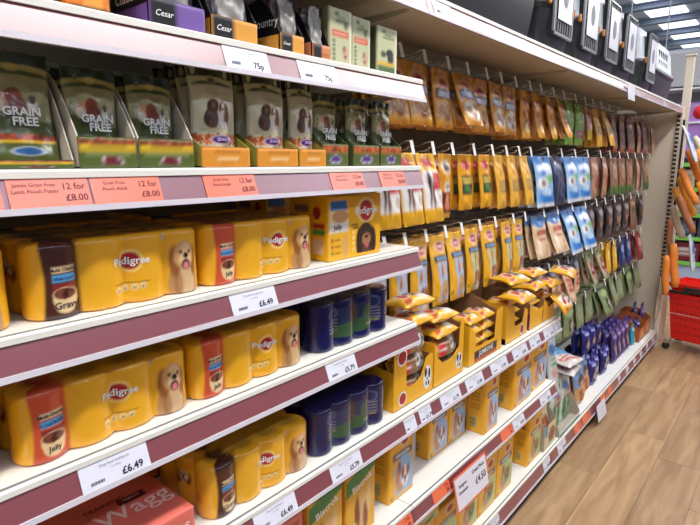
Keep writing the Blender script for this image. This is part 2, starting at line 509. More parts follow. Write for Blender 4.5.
tag(sl.build('slots', M['slot'], up, loc=(0, -2.5, 0)), kind='stuff')

def shelf(y0, y1, z, label, cat='shelf', depth=.47, fz=.048, front_x=0.0, brackets=True, under=None):
    t = thing('shelf', label, cat, (0, (y0+y1)/2, z))
    w = (y1-y0)/2 - .0015
    xb = -depth
    # pressed steel tray: flat top, folded front lip and rear flange
    prof = [(xb, 0), (-.006, 0), (-.002, -.003), (-.002, -.012), (-.012, -.012), (-.03, -.034), (-.075, -.034), (-.075, -.012), (xb+.03, -.012), (xb+.03, -.034), (xb, -.034)]
    MB().extr(prof, 'y', -w, w).build('deck', M['deck'], t)
    if under:
        MB().box((-under, -w, -.036), (-.03, w, -.033)).build('underside_panel', M['steel'], t)
    if brackets:
        for s in (-1, 1):
            MB().extr([(xb, -.035), (-.05, -.035), (-.06, -.042), (xb+.14, -.065), (xb+.02, -.085), (xb, -.085)], 'y', s*(w-.004)-.0015, s*(w-.004)+.0015).build('bracket', M['steel'], t)
    # ticket strip, leaning so the foot stands further out
    x0, x1 = -.006+front_x, .009+front_x
    s = thing_part = link('ticket_strip', None, t)
    MB().extr([(x0-.004, -.012), (x0, -.012), (x1, -.012-fz+.008), (x1-.004, -.012-fz+.008)], 'y', -w, w).build('strip_face', M['strip'], s)
    MB().extr([(x0-.006, -.001), (x0+.001, -.001), (x0+.002, -.0125), (x0-.004, -.0125)], 'y', -w, w).build('top_edge', M['lip'], s)
    MB().extr([(x0-.007, .0005), (x0-.001, .0005), (x0-.001, -.0015), (x0-.007, -.0015)], 'y', -w, w).build('groove', M['groove'], s)
    MB().extr([(x1-.006, -.012-fz+.009), (x1+.002, -.012-fz+.009), (x1+.0035, -.012-fz), (x1-.006, -.012-fz)], 'y', -w, w).build('bottom_edge', M['lip'], s)
    s['strip'] = 1
    t['_x0'], t['_x1'], t['_fz'], t['_c'] = x0, x1, fz, (y0+y1)/2
    return t

def card(t, ya, yb, kind, price=None, small=None, drop=0.0):
    """a ticket slipped in the strip; kind 'white' or 'orange'"""
    x0, x1, fz, c = t['_x0'], t['_x1'], t['_fz'], t['_c']
    zt, zb = -.0125, -.012-fz+.0085
    an = math.atan2(x1-x0, zt-zb)
    m = M['cardwhite'] if kind == 'white' else M['cardorange']
    o = MB().extr([(x0+.0006, zt), (x0+.0016, zt), (x1+.0016, zb), (x1+.0006, zb)], 'y', ya-c, yb-c).build('price_card', m, t)
    w = yb-ya; ym = (ya+yb)/2-c; H = zt-zb
    def P(fx, fy):            # position on the card face
        return (x0+(x1-x0)*(1-fy)+.0021, ya-c+w*fx, zb+H*fy)
    if kind == 'white':
        if price: lettering(o, price, H*.42, P(.73, .25), M['ink'], bold=.028, tilt=-an)
        bars = MB()
        for k in range(9):
            p = P(.13+.022*k, .2)
            bars.box((p[0]-.0004, p[1]-.0006-.0006*(k % 2), p[2]-H*.12), (p[0], p[1]+.0006, p[2]+H*.12))
        tag(bars.build('barcode', M['inkgrey'], o), kind='stuff')
        lettering(o, small or 'Dog food multipack', H*.16, P(.5, .78), M['inkgrey'], tilt=-an)
        lettering(o, '12 x 400g', H*.11, P(.5, .6), M['inkgrey'], tilt=-an)
    else:
        if price:
            a, b = price
            lettering(o, a, H*.34, P(.8, .7), M['inkpurple'], bold=.012, tilt=-an)
            lettering(o, b, H*.36, P(.82, .3), M['inkpurple'], bold=.015, tilt=-an)
        if small:
            for k, sline in enumerate(small): lettering(o, sline, H*.2, P(.32, .78-.22*k), M['inkpurple'], tilt=-an)
    return o

S = {}
S['S1'] = shelf(0, 1.25, 1.785, 'white shelf with black food trays, second from the top, left bay', depth=.45, fz=.048)
S['S2'] = shelf(0, 1.25, 1.56, 'white shelf with orange offer tickets carrying the green pouches', depth=.46)
S['S3'] = shelf(0, 1.25, 1.335, 'white shelf carrying the big yellow box, under the orange tickets')
S['S4'] = shelf(0, 1.25, 1.115, 'white shelf with 6.49 ticket carrying the uppermost blue can pack')
S['S5a'] = shelf(0, 1.25, .845, 'white shelf with the pink box and the lower blue can pack')
S['S5b'] = shelf(1.25, 2.5, .845, 'white shelf carrying open yellow display cartons in the second bay')
S['S6a'] = shelf(0, 1.25, .522, 'lowest hung shelf of the left bay, carrying biscuit boxes')
S['S6b'] = shelf(1.25, 2.5, .522, 'lower white shelf with yellow dental boxes in the second bay')
for i, (a, b) in enumerate([(-1.25, 0)] + BAYS):
    n = ['outermost left', 'left', 'second', 'third', 'last']
    S['T%d' % i] = shelf(a, b, 2.005, 'top shelf of the %s bay, above the hanging goods' % n[i], depth=.5, under=.3, brackets=True)
for i, (a, b) in enumerate(BAYS):
    S['B%d' % i] = shelf(a, b, .15, 'white base deck of the %s bay, just above the floor' % ['left', 'second', 'third', 'last'][i], depth=.5, fz=.062, brackets=False)
for k in range(8):
    pass
card(S['S1'], .603, .705, 'white', '75p', 'Dog food pouch'); card(S['S1'], .784, .899, 'white', '75p', 'Dog food pouch')
for a, b in ((.12, .238), (.245, .351), (.355, .466), (.55, .665), (.878, .994), (1.058, 1.166)):
    card(S['S2'], a, b, 'orange', ('12 for', '£8.00'), ('James Grain Free', 'Lamb Pouch Puppy') if a < .3 else ('Grain Free', 'Pouch Adult'))
card(S['S3'], .595, .708, 'white', '£6.49'); card(S['S4'], .297, .41, 'white', '£6.49'); card(S['S4'], .86, .966, 'white', '£5.79')
card(S['S5a'], .631, .752, 'white', '£6.49'); card(S['S5a'], .871, .988, 'white', '£5.79')
card(S['S5a'], .25, .365, 'white', '£6.49')
for a, b, p in ((1.27, 1.335, '£1.79'), (1.393, 1.518, '£1.79'), (1.56, 1.686, '£1.00'), (1.751, 1.891, '£1.00'), (1.946, 2.088, '£2.00'), (2.12, 2.232, '£2.00'), (2.279, 2.40, '£2.50'), (2.41, 2.49, '£2.50')):
    card(S['S5b'], a, b, 'white', p)
card(S['S5a'], 1.19, 1.247, 'white', None)
card(S['S6a'], 1.13, 1.24, 'orange', ('2 for', '£8')); card(S['S6b'], 1.362, 1.47, 'orange', ('2 for', '£8'))
card(S['S6b'], 1.876, 1.985, 'orange', ('2 for', '£8')); card(S['S6b'], 1.993, 2.109, 'white', '£4.50'); card(S['S6b'], 2.293, 2.422, 'white', '£4.50')
card(S['B1'], 1.82, 1.907, 'white', '£4.00'); card(S['B1'], 2.40, 2.49, 'white', '£4.00')
for a, b, k in ((2.60, 2.72, 'white'), (2.86, 2.98, 'orange'), (3.0, 3.14, 'orange'), (3.36, 3.48, 'orange'), (3.52, 3.62, 'orange')): card(S['B2'], a, b, k, '£2.00' if k == 'white' else ('2 for', '£5'))
for a, b in ((3.77, 3.83), (3.98, 4.06), (4.2, 4.27), (4.4, 4.47), (4.62, 4.68), (4.84, 4.9)): card(S['B3'], a, b, 'white', '£2.00')
card(S['T2'], 1.28, 1.38, 'white', None); card(S['T4'], 4.3, 4.36, 'white', None)
# loose tickets that hang below a strip
def hang_card(name, label, y, z, w, h, border, lines, tilt=12, x=.016):
    t = thing(name, label, 'ticket', (x, y, z), (0, -R(tilt), 0))
    MB().box((0, -w/2, -h), (.0014, w/2, 0), .0004).build('border', border, t)
    b = MB().box((.0014, -w/2+.008, -h+.008), (.002, w/2-.008, -.008)).build('paper', M['cardwhite'], t)
    for s, sz, py, pz in lines: lettering(b, s, sz, (.0026, py, pz), M['ink'], bold=.02)
hang_card('offer_ticket', 'large white offer ticket with orange border hanging from lower shelf', 1.585, .512, .24, .125, M['cardorange'],
          [('Great Price', .02, .05, -.03), ('£4.50', .036, .06, -.07), ('Pedigree', .016, -.065, -.04), ('Dentastix', .016, -.065, -.062)])
hang_card('shelf_ticket', 'small white ticket hanging off the base strip over the floor', 3.3, .128, .17, .1, M['cardwhite'], [])
hang_card('shelf_ticket', 'pale blue ticket hanging from the top shelf strip', 3.33, 1.99, .15, .085, M['cardwhite'], [], tilt=6, x=.013)
# ------------------------------------------------------------------ shrink-wrapped can packs
YEL, YELD = (238, 174, 36), (214, 138, 20)
def can_art(flav, jelly, logo_u=.52):
    def art(fc, u, v):
        if fc == 'top':
            a = Art(u, v, (196, 150, 40), .05)
            for i in range(4):
                for j in range(3):
                    cx, cy = (i+.5)/4, (j+.5)/3
                    a.ell(cx, cy, .115, .15, (214, 166, 50) if i else flav).ell(cx, cy, .09, .118, (176, 134, 40) if i else tuple(int(q*.8) for q in flav))
            return a.c
        a = Art(u, v, YEL, .012)
        if fc in ('front', 'back'):
            w = u - (.03 + .022*np.sin(v*3.1))
            a.mix(sstep(w, .01)*sstep(.252-u, .008), flav)
            a.rect(.098, .60, .226, .69, (236, 206, 160)).rect(.098, .48, .226, .58, (84, 158, 208)).rect(.098, .38, .226, .46, tuple(int(q*.72) for q in (190, 60, 60)))
            a.ell(.163, .2, .062, .13, (234, 202, 150)).ell(.163, .26, .07, .12, (234, 202, 150)).ell(.163, .325, .07, .085, (226, 190, 140)).ell(.163, .33, .062, .07, (96, 50, 40))
            a.grain(.118, .285, .208, .375, [(124, 66, 48), (70, 30, 26)], 3, 16, .014, 2.2)
            a.ell(logo_u, .62, .066, .165, (248, 212, 120)).ell(logo_u, .62, .05, .125, (178, 28, 42))
            for k in range(4): a.ell(.452+.045*k, .22+.008*k, .016, .045, (246, 226, 170)).ell(.452+.045*k, .21+.008*k, .008, .022, (150, 110, 60))
            a.rect(.43, .30, .63, .312, (120, 80, 20), .8)
            a.rect(.735, .86, .75, .95, (80, 170, 210), .8)
            a.dog(.868, .6, .08, .24)
        elif fc == 'left':
            a.rect(.9, 0, 1, 1, YEL).dog(.55, .6, .07, .13, fur=(214, 180, 130), dark=(120, 70, 40), body=False)
            a.lines(.7, .84, [.3, .36, .42], .03, (170, 110, 20))
        return a.c
    return art

def blue_art(fc, u, v):
    if fc == 'top':
        a = Art(u, v, (12, 14, 62), .05)
        for i in range(4):
            for j in range(3): a.ell((i+.5)/4, (j+.5)/3, .11, .145, (26, 28, 100)).ell((i+.5)/4, (j+.5)/3, .08, .1, (18, 20, 82))
        return a.c
    a = Art(u, v, (15, 17, 78), .014)
    if fc == 'front':
        a.rect(.14, .28, .84, .8, (42, 54, 88), .8).ell(.45, .32, .3, .16, (52, 84, 56)).ell(.47, .6, .06, .28, (88, 66, 60)).ell(.66, .55, .08, .2, (64, 84, 60))
        for cx in (.2, .76):
            a.ell(cx, .72, .07, .14, (86, 96, 140)).ell(cx, .72, .055, .1, (40, 44, 96))
            a.lines(cx-.06, cx+.07, [.36, .43, .5, .57], .03, (150, 144, 150), .6)
        a.rect(.9, .3, .98, .84, (40, 54, 96)).lines(.91, .97, [.4, .5, .6, .7], .04, (150, 160, 180), .7)
        a.lines(.62, .82, [.3], .05, (150, 140, 90), .7)
    return a.c

def can_rows(h):
    rows = [(0, .004), (.003, .0008), (.006, 0)]
    k = 52
    rows += [(.006+(h-.014)*i/k, .0004*math.sin(i/k*math.pi)) for i in range(1, k+1)]
    rows += [(h-.005, .0012), (h-.002, .004), (h-.0005, .009), (h, .014)]
    return rows

CAN_R, CAN_H, CAN_DEP = .0368, .117, .0145
CAN_W = 8*CAN_R
cp = can_path(4, 3, CAN_R, CAN_DEP)
def front_surf(x0=0):
    def f(y, z):
        if y < CAN_R: return -CAN_R + math.sqrt(max(CAN_R**2-(CAN_R-y)**2, 0)) + .0012
        if y > CAN_W-CAN_R: return -CAN_R + math.sqrt(max(CAN_R**2-(y-CAN_W+CAN_R)**2, 0)) + .0012
        return -CAN_DEP*(1-abs(math.cos(math.pi*(y-CAN_R)/(2*CAN_R))))**1.3 + .0008
    return f
FS = front_surf()
def make_pack(flav, word, label, loc, logo_u=.55, ink='ink'):
    t = thing('can_multipack', label, 'pet food', loc)
    o = link('shrink_wrap', prism_mesh('shrink_wrap', cp, can_rows(CAN_H), can_art(flav, word, logo_u), M['wrap'], CAN_H, 6), t)
    lettering(o, 'Pedigree', .0175, (0, CAN_W*logo_u, CAN_H*.62), M['inkwhite'], bold=.022, surf=FS)
    lettering(o, word, .0155 if word == 'Gravy' else .0125, (0, CAN_W*.165, CAN_H*.175), M['ink'], bold=.012, surf=FS)
    lettering(o, 'Multi Chunks', .0075, (0, CAN_W*.163, CAN_H*.645), M['ink'], bold=.02, surf=FS)
    lettering(o, 'in Loaf & Jelly' if word == 'Jelly' else 'With Lamb', .007, (0, CAN_W*.163, CAN_H*.53), M['inkblue'], bold=.02, surf=FS)
    return t
BROWN, REDF = (74, 34, 26), (206, 82, 50)
def repack(t, label, loc):
    c = copy_tree(t); c.location = loc; c['label'] = label; return c
DZ = {k: v for k, v in (('S1', 1.786), ('S2', 1.561), ('S3', 1.336), ('S4', 1.116), ('S5', .846), ('S6', .523), ('B', .151))}
FX = -.032
gravy = make_pack(BROWN, 'Gravy', 'yellow can pack with brown gravy end, on the shelf under orange tickets', (FX, .27, DZ['S3']), .53)
red = make_pack(REDF, 'Jelly', 'yellow can pack with red end, left of the big yellow box', (FX, .573, DZ['S3']), .6)
jelly = make_pack(REDF, 'Jelly', 'yellow can pack with red jelly end, above the left 6.49 ticket', (FX, .232, DZ['S4']), .53)
repack(red, 'yellow can pack with red end, left of the uppermost blue can pack', (FX, .534, DZ['S4']))
repack(gravy, 'yellow can pack with brown end, lowest, right of the pink box', (FX, .55, DZ['S5']))
repack(gravy, 'yellow can pack cut by the left picture edge, under the orange tickets', (FX-.0, -.045, DZ['S3']))
repack(jelly, 'yellow can pack cut by the left picture edge, above the 6.49 ticket', (FX, -.083, DZ['S4']))
BG = 'can packs in the second row at the back'
for sh, ys in (('S3', (-.05, .262, .58)), ('S4', (.23, .545)), ('S5', (.2, .55))):
    for y in ys:
        repack(gravy if sh == 'S3' else red, 'yellow can pack in shadow behind the %s front pack %s' % (['left edge', 'left', 'right'][[-.05, .262, .58, .23, .545, .2, .55].index(y) % 3 if sh == 'S3' else 1+(y > .5)],
               {'S3': 'under the orange tickets', 'S4': 'above the left 6.49 ticket', 'S5': 'by the pink box'}[sh]), (FX-.232, y, DZ[sh]))['group'] = BG
bl = thing('can_multipack', 'dark blue can pack above the 5.79 ticket', 'pet food', (FX, .868, DZ['S4']))
bo = link('shrink_wrap', prism_mesh('shrink_wrap', cp, can_rows(CAN_H+.004), blue_art, M['wrap'], CAN_H+.004, 6), bl)
repack(bl, 'dark blue can pack on the lower shelf, below the 5.79 ticket', (FX, .86, DZ['S5']))
repack(bl, 'dark blue can pack at the back of the shelf, behind its twin', (FX-.235, .868, DZ['S4']))['label'] = 'dark blue can pack in shadow behind the upper blue pack'
repack(bl, '', (FX-.235, .862, DZ['S5']))['label'] = 'dark blue can pack in shadow behind the lower blue pack'

# ------------------------------------------------------------------ cartons
def carton(name, label, w, d, h, art, loc, rotz=0, flap=True, cat='pet food', step=.006, group=None):
    t = thing(name, label, cat, loc, (0, 0, rotz), group)
    link('carton_body', carton_mesh(name, w, d, h, art, step), t)
    if flap:
        MB().box((-d+.004, .004, h+.0004), (-.004, w*.62, h+.0011)).build('lid_flap', mat_cache(art), t)
    return t
_mc = {}
def mat_cache(art):
    col = getattr(art, 'flap', YEL)
    if col not in _mc: _mc[col] = mat('carton_flap_%d' % len(_mc), col, .45)
    return _mc[col]

def big_yellow(fc, u, v):
    a = Art(u, v, (242, 178, 18), .014)
    if fc == 'front':
        a.rect(.0, .0, .36, .86, (246, 214, 150)).rect(.02, .78, .42, .93, (44, 110, 190)).rect(.0, .44, .34, .6, (232, 222, 212))
        a.ell(.2, .68, .15, .1, (206, 150, 100)).rect(.0, 0, .36, .43, (240, 180, 40))
        for k, c in enumerate([(186, 60, 40), (190, 70, 40), (60, 130, 50)]): a.ell(.05, .32-.1*k, .022, .028, c).lines(.09, .2, [.32-.1*k], .025, (150, 96, 20))
        a.ell(.29, .2, .06, .2, (224, 170, 90))
        a.half(1, .16, .46, (242, 178, 18))
        a.ell(.7, .74, .2, .2, (252, 222, 140)).ell(.7, .74, .13, .17, (190, 28, 40))
        a.ell(.7, .26, .19, .28, (92, 56, 38)).ell(.57, .22, .07, .24, (52, 32, 26)).ell(.84, .22, .07, .24, (52, 32, 26)).ell(.7, .4, .12, .13, (60, 38, 30)).ell(.71, .27, .09, .1, (176, 120, 76)).ell(.71, .31, .04, .03, (20, 16, 16)).ell(.72, .17, .04, .05, (200, 96, 96)).rect(.5, 0, .9, .05, (242, 178, 18))
        a.lines(.4, .54, [.52], .04, (60, 40, 10)).lines(.44, .56, [.47], .03, (60, 40, 10))
        for k in range(4): a.ell(.45, .14+.09*k, .025, .03, (250, 220, 140))
    elif fc == 'left':
        a.rect(.62, .5, .92, .58, (170, 40, 40)).rect(.62, .4, .92, .48, (60, 140, 60)).rect(.1, .75, .5, .86, (30, 70, 110), .8).ell(.72, .74, .1, .1, (170, 36, 40))
        a.rect(.6, .1, .9, .34, (232, 190, 150))
    return a.c
big_yellow.flap = (236, 170, 24)
bb = carton('pouch_carton', 'big yellow carton with spaniel picture beside red can pack', .203, .13, .155, big_yellow, (-.035, .91, DZ['S3']), step=.004)
lettering(bb, 'Pedigree', .026, (.0008, .203*.7, .155*.74), M['inkwhite'], bold=.02)
lettering(bb, 'Jelly', .018, (.0008, .203*.16, .155*.52), M['ink'], bold=.01)
carton('pouch_carton', 'dark yellow carton with blue band behind the red can pack', .2, .13, .15, big_yellow, (-.275, .93, DZ['S3']), step=.006)

def pink(fc, u, v):
    a = Art(u, v, (224, 112, 96), .02)
    if fc == 'top':
        a.rect(.02, .1, .1, .3, (80, 60, 70), .8)
    if fc == 'front': a.ell(.12, .5, .08, .2, (120, 90, 90), k=.7).lines(.4, .8, [.25, .35], .04, (150, 60, 54))
    return a.c
pink.flap = (226, 116, 100)
pk = carton('biscuit_box', 'large salmon pink box with pale lettering on its top, lower left', .34, .22, .066, pink, (-.03, .172, DZ['S5']), flap=False, step=.008)
lettering(pk, 'Wagg', .062, (-.085, .262, .0668), M['inkpink'], frame=TOPF, bold=.008, sx=1.0)
lettering(pk, 'TRAINING', .017, (-.132, .225, .0668), M['inkpurple'], frame=TOPF, bold=.02)
MB().box((-.128, .245, .0664), (-.108, .3, .0669)).build('name_patch', M['inkpurple'], pk)
lettering(pk, 'TREATS', .01, (-.118, .272, .0673), M['inkpink'], frame=TOPF, bold=.02)
lettering(pk, 'yumms', .034, (.0008, .28, .036), M['inkpink'], bold=.02)

# dental chew boxes: narrow upright cartons
def dental(panel, dogc=((240, 232, 222), (150, 84, 50)), pic=True):
    def art(fc, u, v):
        a = Art(u, v, (238, 174, 40), .03)
        if fc == 'front':
            a.ell(.62, .86, .2, .09, (246, 222, 190)).ell(.62, .86, .15, .07, (186, 44, 44))
            a.rect(.14, .62, .92, .72, (30, 44, 92)).lines(.2, .85, [.67], .035, (190, 200, 220), .8)
            a.ell(.6, .36, .38, .28, panel).rect(.24, .06, .97, .5, panel)
            if pic:
                a.ell(.4, .46, .08, .11, (170, 84, 44), .4).ell(.34, .3, .09, .13, (196, 130, 78), -.3).ell(.45, .16, .16, .08, (196, 140, 100))
                a.ell(.66, .3, .17, .16, dogc[0]).ell(.56, .36, .07, .1, dogc[1]).ell(.77, .36, .07, .1, dogc[1]).ell(.66, .26, .05, .035, (30, 24, 24)).ell(.66, .2, .05, .03, (200, 110, 110))
            a.rect(.06, .03, .14, .08, (60, 40, 20), .8)
        elif fc == 'left':
            a.rect(.15, .8, .8, .88, (60, 44, 50), .75).lines(.18, .75, [.7, .64, .58, .5, .44], .025, (150, 96, 20), .8).rect(.2, .08, .55, .28, (206, 190, 120)).lines(.22, .53, [.12, .16, .2, .24], .018, (90, 70, 30), .9)
        return a.c
    art.flap = (234, 176, 44)
    return art
DB, DG = dental((150, 186, 222)), dental((178, 196, 136), ((120, 150, 80), (150, 96, 50)))
def biscrok(fc, u, v):
    a = Art(u, v, (230, 172, 52), .025)
    if fc == 'front':
        a.half(-.25, 1, .68, (66, 128, 62)).half(-.25, 1, .93, (226, 160, 40))
        a.ell(.35, .32, .09, .3, (128, 62, 30), -.5).ell(.55, .4, .09, .3, (212, 176, 128), -.6).ell(.65, .22, .08, .24, (140, 70, 34), -.7).ell(.25, .15, .1, .1, (226, 200, 150)).ell(.78, .5, .08, .22, (222, 190, 140), -.3)
    return a.c
biscrok.flap = (220, 160, 50)
def wagg_small(fc, u, v):
    a = Art(u, v, (226, 120, 104), .02)
    if fc == 'front': a.ell(.6, .25, .25, .18, (150, 140, 150)).rect(.1, .82, .9, .9, (150, 60, 60), .8)
    return a.c
wagg_small.flap = (226, 120, 104)
z6 = DZ['S6']
def rep(art, key): return art
b = carton('biscuit_box', 'small pink box low on the shelf, left of the biscuit cartons', .125, .08, .2, wagg_small, (-.05, .70, z6))
lettering(b, 'Wagg', .04, (.0008, .062, .14), M['inkpink'], bold=.02)
for y, l in ((.84, 'biscuit carton with green band, partly hidden beside the pink box'), (.985, 'biscuit carton with green band, left of the large dental box')):
    b = carton('biscuit_box', l, .128, .07, .205, biscrok, (-.045, y, z6))
    lettering(b, 'Biscrok', .029, (.0008, .067, .162), M['inkwhite'], bold=.02, roll=.24)
SB = [('S6', 1.2, .135, .075, .222, DB, 'large dental box with blue oval, first right of biscuit cartons', -.058),
      ('S6', 1.358, .12, .09, .21, DB, 'dental box in shadow behind the large one', -.14),
      ('S6', 1.498, .132, .09, .21, DB, 'dental box set back, right of the shadowed one', -.1),
      ('S6', 1.637, .13, .09, .2, DB, 'dental box set back, left of the tall lone one', -.1),
      ('S6', 1.79, .118, .08, .235, DB, 'tall dental box standing alone in the middle of the low shelf', -.03),
      ('S6', 2.062, .2, .09, .235, DB, 'wide dental box, left of the last one on the low shelf', -.032),
      ('S6', 2.27, .2, .09, .235, DB, 'last wide dental box at the right end of the low shelf', -.04),
      ('B', 1.295, .16, .1, .21, DG, 'green dental box on the base deck, farthest left', -.04),
      ('B', 1.46, .16, .1, .21, DG, 'green dental box on the base deck, under the orange-edged ticket', -.04),
      ('B', 1.625, .16, .1, .235, DG, 'green dental box on the base deck, right of the orange-edged ticket', -.04),
      ('B', 1.79, .16, .1, .235, DG, 'green dental box on the base deck, third from its right end', -.04),
      ('B', 1.957, .16, .1, .235, DG, 'green dental box beside the empty gap on the base deck', -.04),
      ('B', 2.13, .13, .08, .225, DG, 'green dental box set back in the gap on the base deck', -.12),
      ('B', 2.283, .16, .075, .23, DG, 'green dental box on base deck, left of the cream treat tray', -.035)]
_proto = {}
for sh, y, w, d, h, art, l, x in SB:
    key = (w, d, h, art)
    if key not in _proto:
        t = carton('dental_chew_box', l, w, d, h, art, (x, y, DZ[sh])); _proto[key] = t
        lettering(t, 'DENTASTIX', .014, (.0008, w*.53, h*.67), M['inkwhite'], bold=.02)
    else:
        t = copy_tree(_proto[key]); t['label'] = l; t.location = (x, y, DZ[sh])
# a tipped bright yellow box under the low shelf
carton('dental_chew_box', 'bright yellow box lying on top of the base deck boxes', .2, .14, .05, DG, (-.03, 1.262, DZ['B']+.212), flap=False)

# ------------------------------------------------------------------ standing pouches and their trays on the second shelf
def tray(name, label, w, d, hf, hb, front_art, loc, wall, inner=None, rotz=0, th=.0022, step=.006, hm=None, cat='display tray'):
    """open display carton: low printed front, side walls that fall to the front"""
    t = thing(name, label, cat, loc, (0, 0, rotz))
    inner = inner or wall
    MB().box((-d, 0, 0), (0, w, th)).build('base', wall, t)
    MB().box((-d, 0, 0), (-d+th, w, hb)).build('back_panel', inner, t)
    k = 10
    hm = hm if hm is not None else hb
    prof = [(-d, 0), (0, 0), (0, hf)] + [(-d*.55*(i/k), hf+(hm-hf)*math.sin(i/k*math.pi/2)) for i in range(1, k+1)] + [(-d, hb)]
    for y in (0, w-th):
        MB().extr(prof, 'y', y, y+th).build('side_panel', wall, t)
    P = [(p[0], p[1], p[2], p[3]) for p in rrect_path(.0026, w, .0005, step=step)]
    link('front_panel', prism_mesh('front_panel', P, box_rows(hf, step), front_art, M['card'], hf, 2), t, (.0026, 0, 0))
    return t

def gf_art(oval=(46, 96, 150), food=True):
    def art(u, v):
        a = Art(u, v, (82, 92, 40), .012)
        a.rect(0, .38, 1, .74, (150, 146, 104)).half(-.18, -1, -.52, (82, 92, 40))
        a.rect(0, .86, 1, 1, (34, 52, 30)).ell(.5, .8, .62, .1, (168, 158, 84)).ell(.5, .775, .5, .075, (62, 84, 40)).ell(.5, .74, .6, .06, (158, 150, 106)).ell(.5, .87, .1, .035, (190, 176, 90))
        a.rect(.0, .66, 1, .72, (154, 150, 106))
        a.ell(.27, .58, .11, .07, (196, 150, 110)).ell(.24, .52, .08, .06, (214, 200, 180)).ell(.46, .6, .12, .08, (130, 62, 40)).ell(.5, .53, .13, .07, (120, 54, 40)).ell(.72, .53, .07, .06, (214, 206, 196)).ell(.72, .58, .05, .04, (90, 70, 60))
        a.ell(.13, .63, .09, .05, (176, 172, 120)).ell(.13, .63, .06, .033, (120, 124, 70))
        if food:
            a.rect(0, .2, 1, .25, (140, 52, 30)).grain(0, .195, 1, .255, [(170, 90, 50), (110, 30, 20), (190, 60, 40)], 5, 60, .025, .55)
            a.rect(0, .175, 1, .2, (214, 172, 40))
        a.ell(.55, .1, .24, .042, (200, 206, 210)).ell(.55, .1, .21, .034, oval)
        return a.c
    return art
def senior_art(u, v):
    a = Art(u, v, (206, 202, 170), .012)
    a.rect(0, .84, 1, 1.0, (34, 48, 32)).ell(.5, .8, .7, .075, (196, 196, 140)).ell(.5, .775, .42, .055, (52, 74, 44)).ell(.5, .745, .5, .045, (206, 202, 170)).ell(.5, .845, .1, .04, (170, 172, 100)).ell(.5, .838, .07, .026, (50, 70, 44))
    a.ell(.38, .45, .17, .095, (70, 44, 36)).ell(.4, .52, .12, .07, (84, 54, 44)).ell(.42, .595, .1, .05, (92, 60, 48)).ell(.34, .57, .04, .05, (60, 36, 30)).ell(.5, .57, .035, .045, (60, 36, 30)).ell(.43, .58, .045, .022, (130, 92, 72)).ell(.36, .4, .05, .04, (110, 76, 60)).ell(.47, .4, .04, .04, (110, 76, 60))
    a.ell(.67, .45, .11, .1, (222, 212, 202)).ell(.72, .46, .05, .09, (130, 84, 60)).ell(.65, .58, .085, .05, (150, 100, 72)).ell(.65, .57, .03, .045, (238, 230, 222)).ell(.58, .565, .03, .04, (110, 70, 50)).ell(.725, .565, .03, .04, (110, 70, 50)).ell(.65, .55, .02, .012, (40, 30, 30)).ell(.62, .39, .03, .03, (238, 230, 222)).ell(.7, .39, .03, .03, (238, 230, 222))
    a.lines(.14, .86, [.345, .32], .012, (176, 170, 130)).lines(.2, .8, [.7], .012, (170, 166, 130)).rect(0, .3, .03, .84, (180, 176, 140)).rect(.97, .3, 1, .84, (180, 176, 140))
    a.rect(0, .22, 1, .29, (186, 120, 60)).grain(0, .2, 1, .29, [(206, 90, 40), (160, 70, 30), (210, 150, 90), (120, 40, 26)], 9, 90, .026, .7)
    a.ell(.6, .24, .24, .05, (220, 200, 210)).ell(.6, .24, .2, .038, (84, 34, 110))
    a.rect(0, 0, 1, .17, (222, 140, 40))
    return a.c
def gf_front(fc, u, v):
    a = Art(u, v, (84, 98, 42), .03)
    if fc == 'front':
        a.rect(0, .76, 1, .93, (130, 60, 40)).grain(0, .76, 1, .93, [(180, 60, 40), (110, 30, 24), (190, 110, 60)], 4, 40, .03, 1.6).rect(0, .56, 1, .76, (222, 182, 40)).lines(.2, .8, [.66], .08, (130, 96, 20))
        a.ell(.55, .22, .2, .16, (200, 180, 180)).ell(.55, .22, .17, .12, (110, 30, 44)).lines(.1, .9, [.45], .06, (130, 140, 80))
    return a.c
def gf_front2(fc, u, v):
    a = Art(u, v, (84, 98, 42), .03)
    if fc == 'front':
        a.rect(0, .62, 1, .86, (206, 120, 50)).grain(0, .66, 1, .86, [(180, 60, 40), (110, 30, 24)], 4, 40, .03, 1.6)
        a.ell(.5, .3, .22, .2, (190, 180, 200)).ell(.5, .3, .18, .15, (84, 50, 120))
    return a.c
def senior_front(fc, u, v):
    a = Art(u, v, (226, 148, 48), .03)
    if fc == 'front': a.lines(.25, .8, [.75], .05, (176, 106, 30)).lines(.3, .75, [.45], .2, (244, 206, 140), .8).lines(.35, .65, [.2], .06, (186, 116, 36))
    return a.c
M['traygrey'] = mat('tray_grey_card', (204, 194, 176), .7, noise=.04)
M['traygreen'] = mat('tray_green_card', (70, 82, 42), .6, noise=.03)
M['trayolive'] = mat('tray_olive_card', (150, 140, 60), .6, noise=.03)

def stand_pouch(proto, label, loc, tilt=-6, rz=0, group=None):
    c = copy_tree(proto) if proto.get('used') else proto
    proto['used'] = 1
    c.location = loc; c.rotation_euler = (0, R(tilt), R(rz)); c['label'] = label
    if group: c['group'] = group
    return c
FR = ['frontmost', 'second from front', 'third from front', 'rearmost']
def new_pouch(name, art, w, h, t, seed, words=(), nx=52, nz=86, back=(90, 100, 60), **kw):
    p = thing(name, '', 'pet food')
    # origin at the foot: the bag mesh hangs from its top, so raise it
    me = pouch_mesh(name, w, h, t, art, nx, nz, back=back, flat_bottom=True, seed=seed, **kw)
    o = link('bag', me, p, (0, 0, h))
    for s, size, fy, fz, m, bold in words:
        lettering(p, s, size, (t/2+.0035, (fy-.5)*w, h*fz), m, bold=bold)
    return p
zs2 = DZ['S2']
gfw = [('GRAIN', .0165, .52, .455, M['inkwhite'], .03), ('FREE', .0165, .55, .365, M['inkwhite'], .03)]
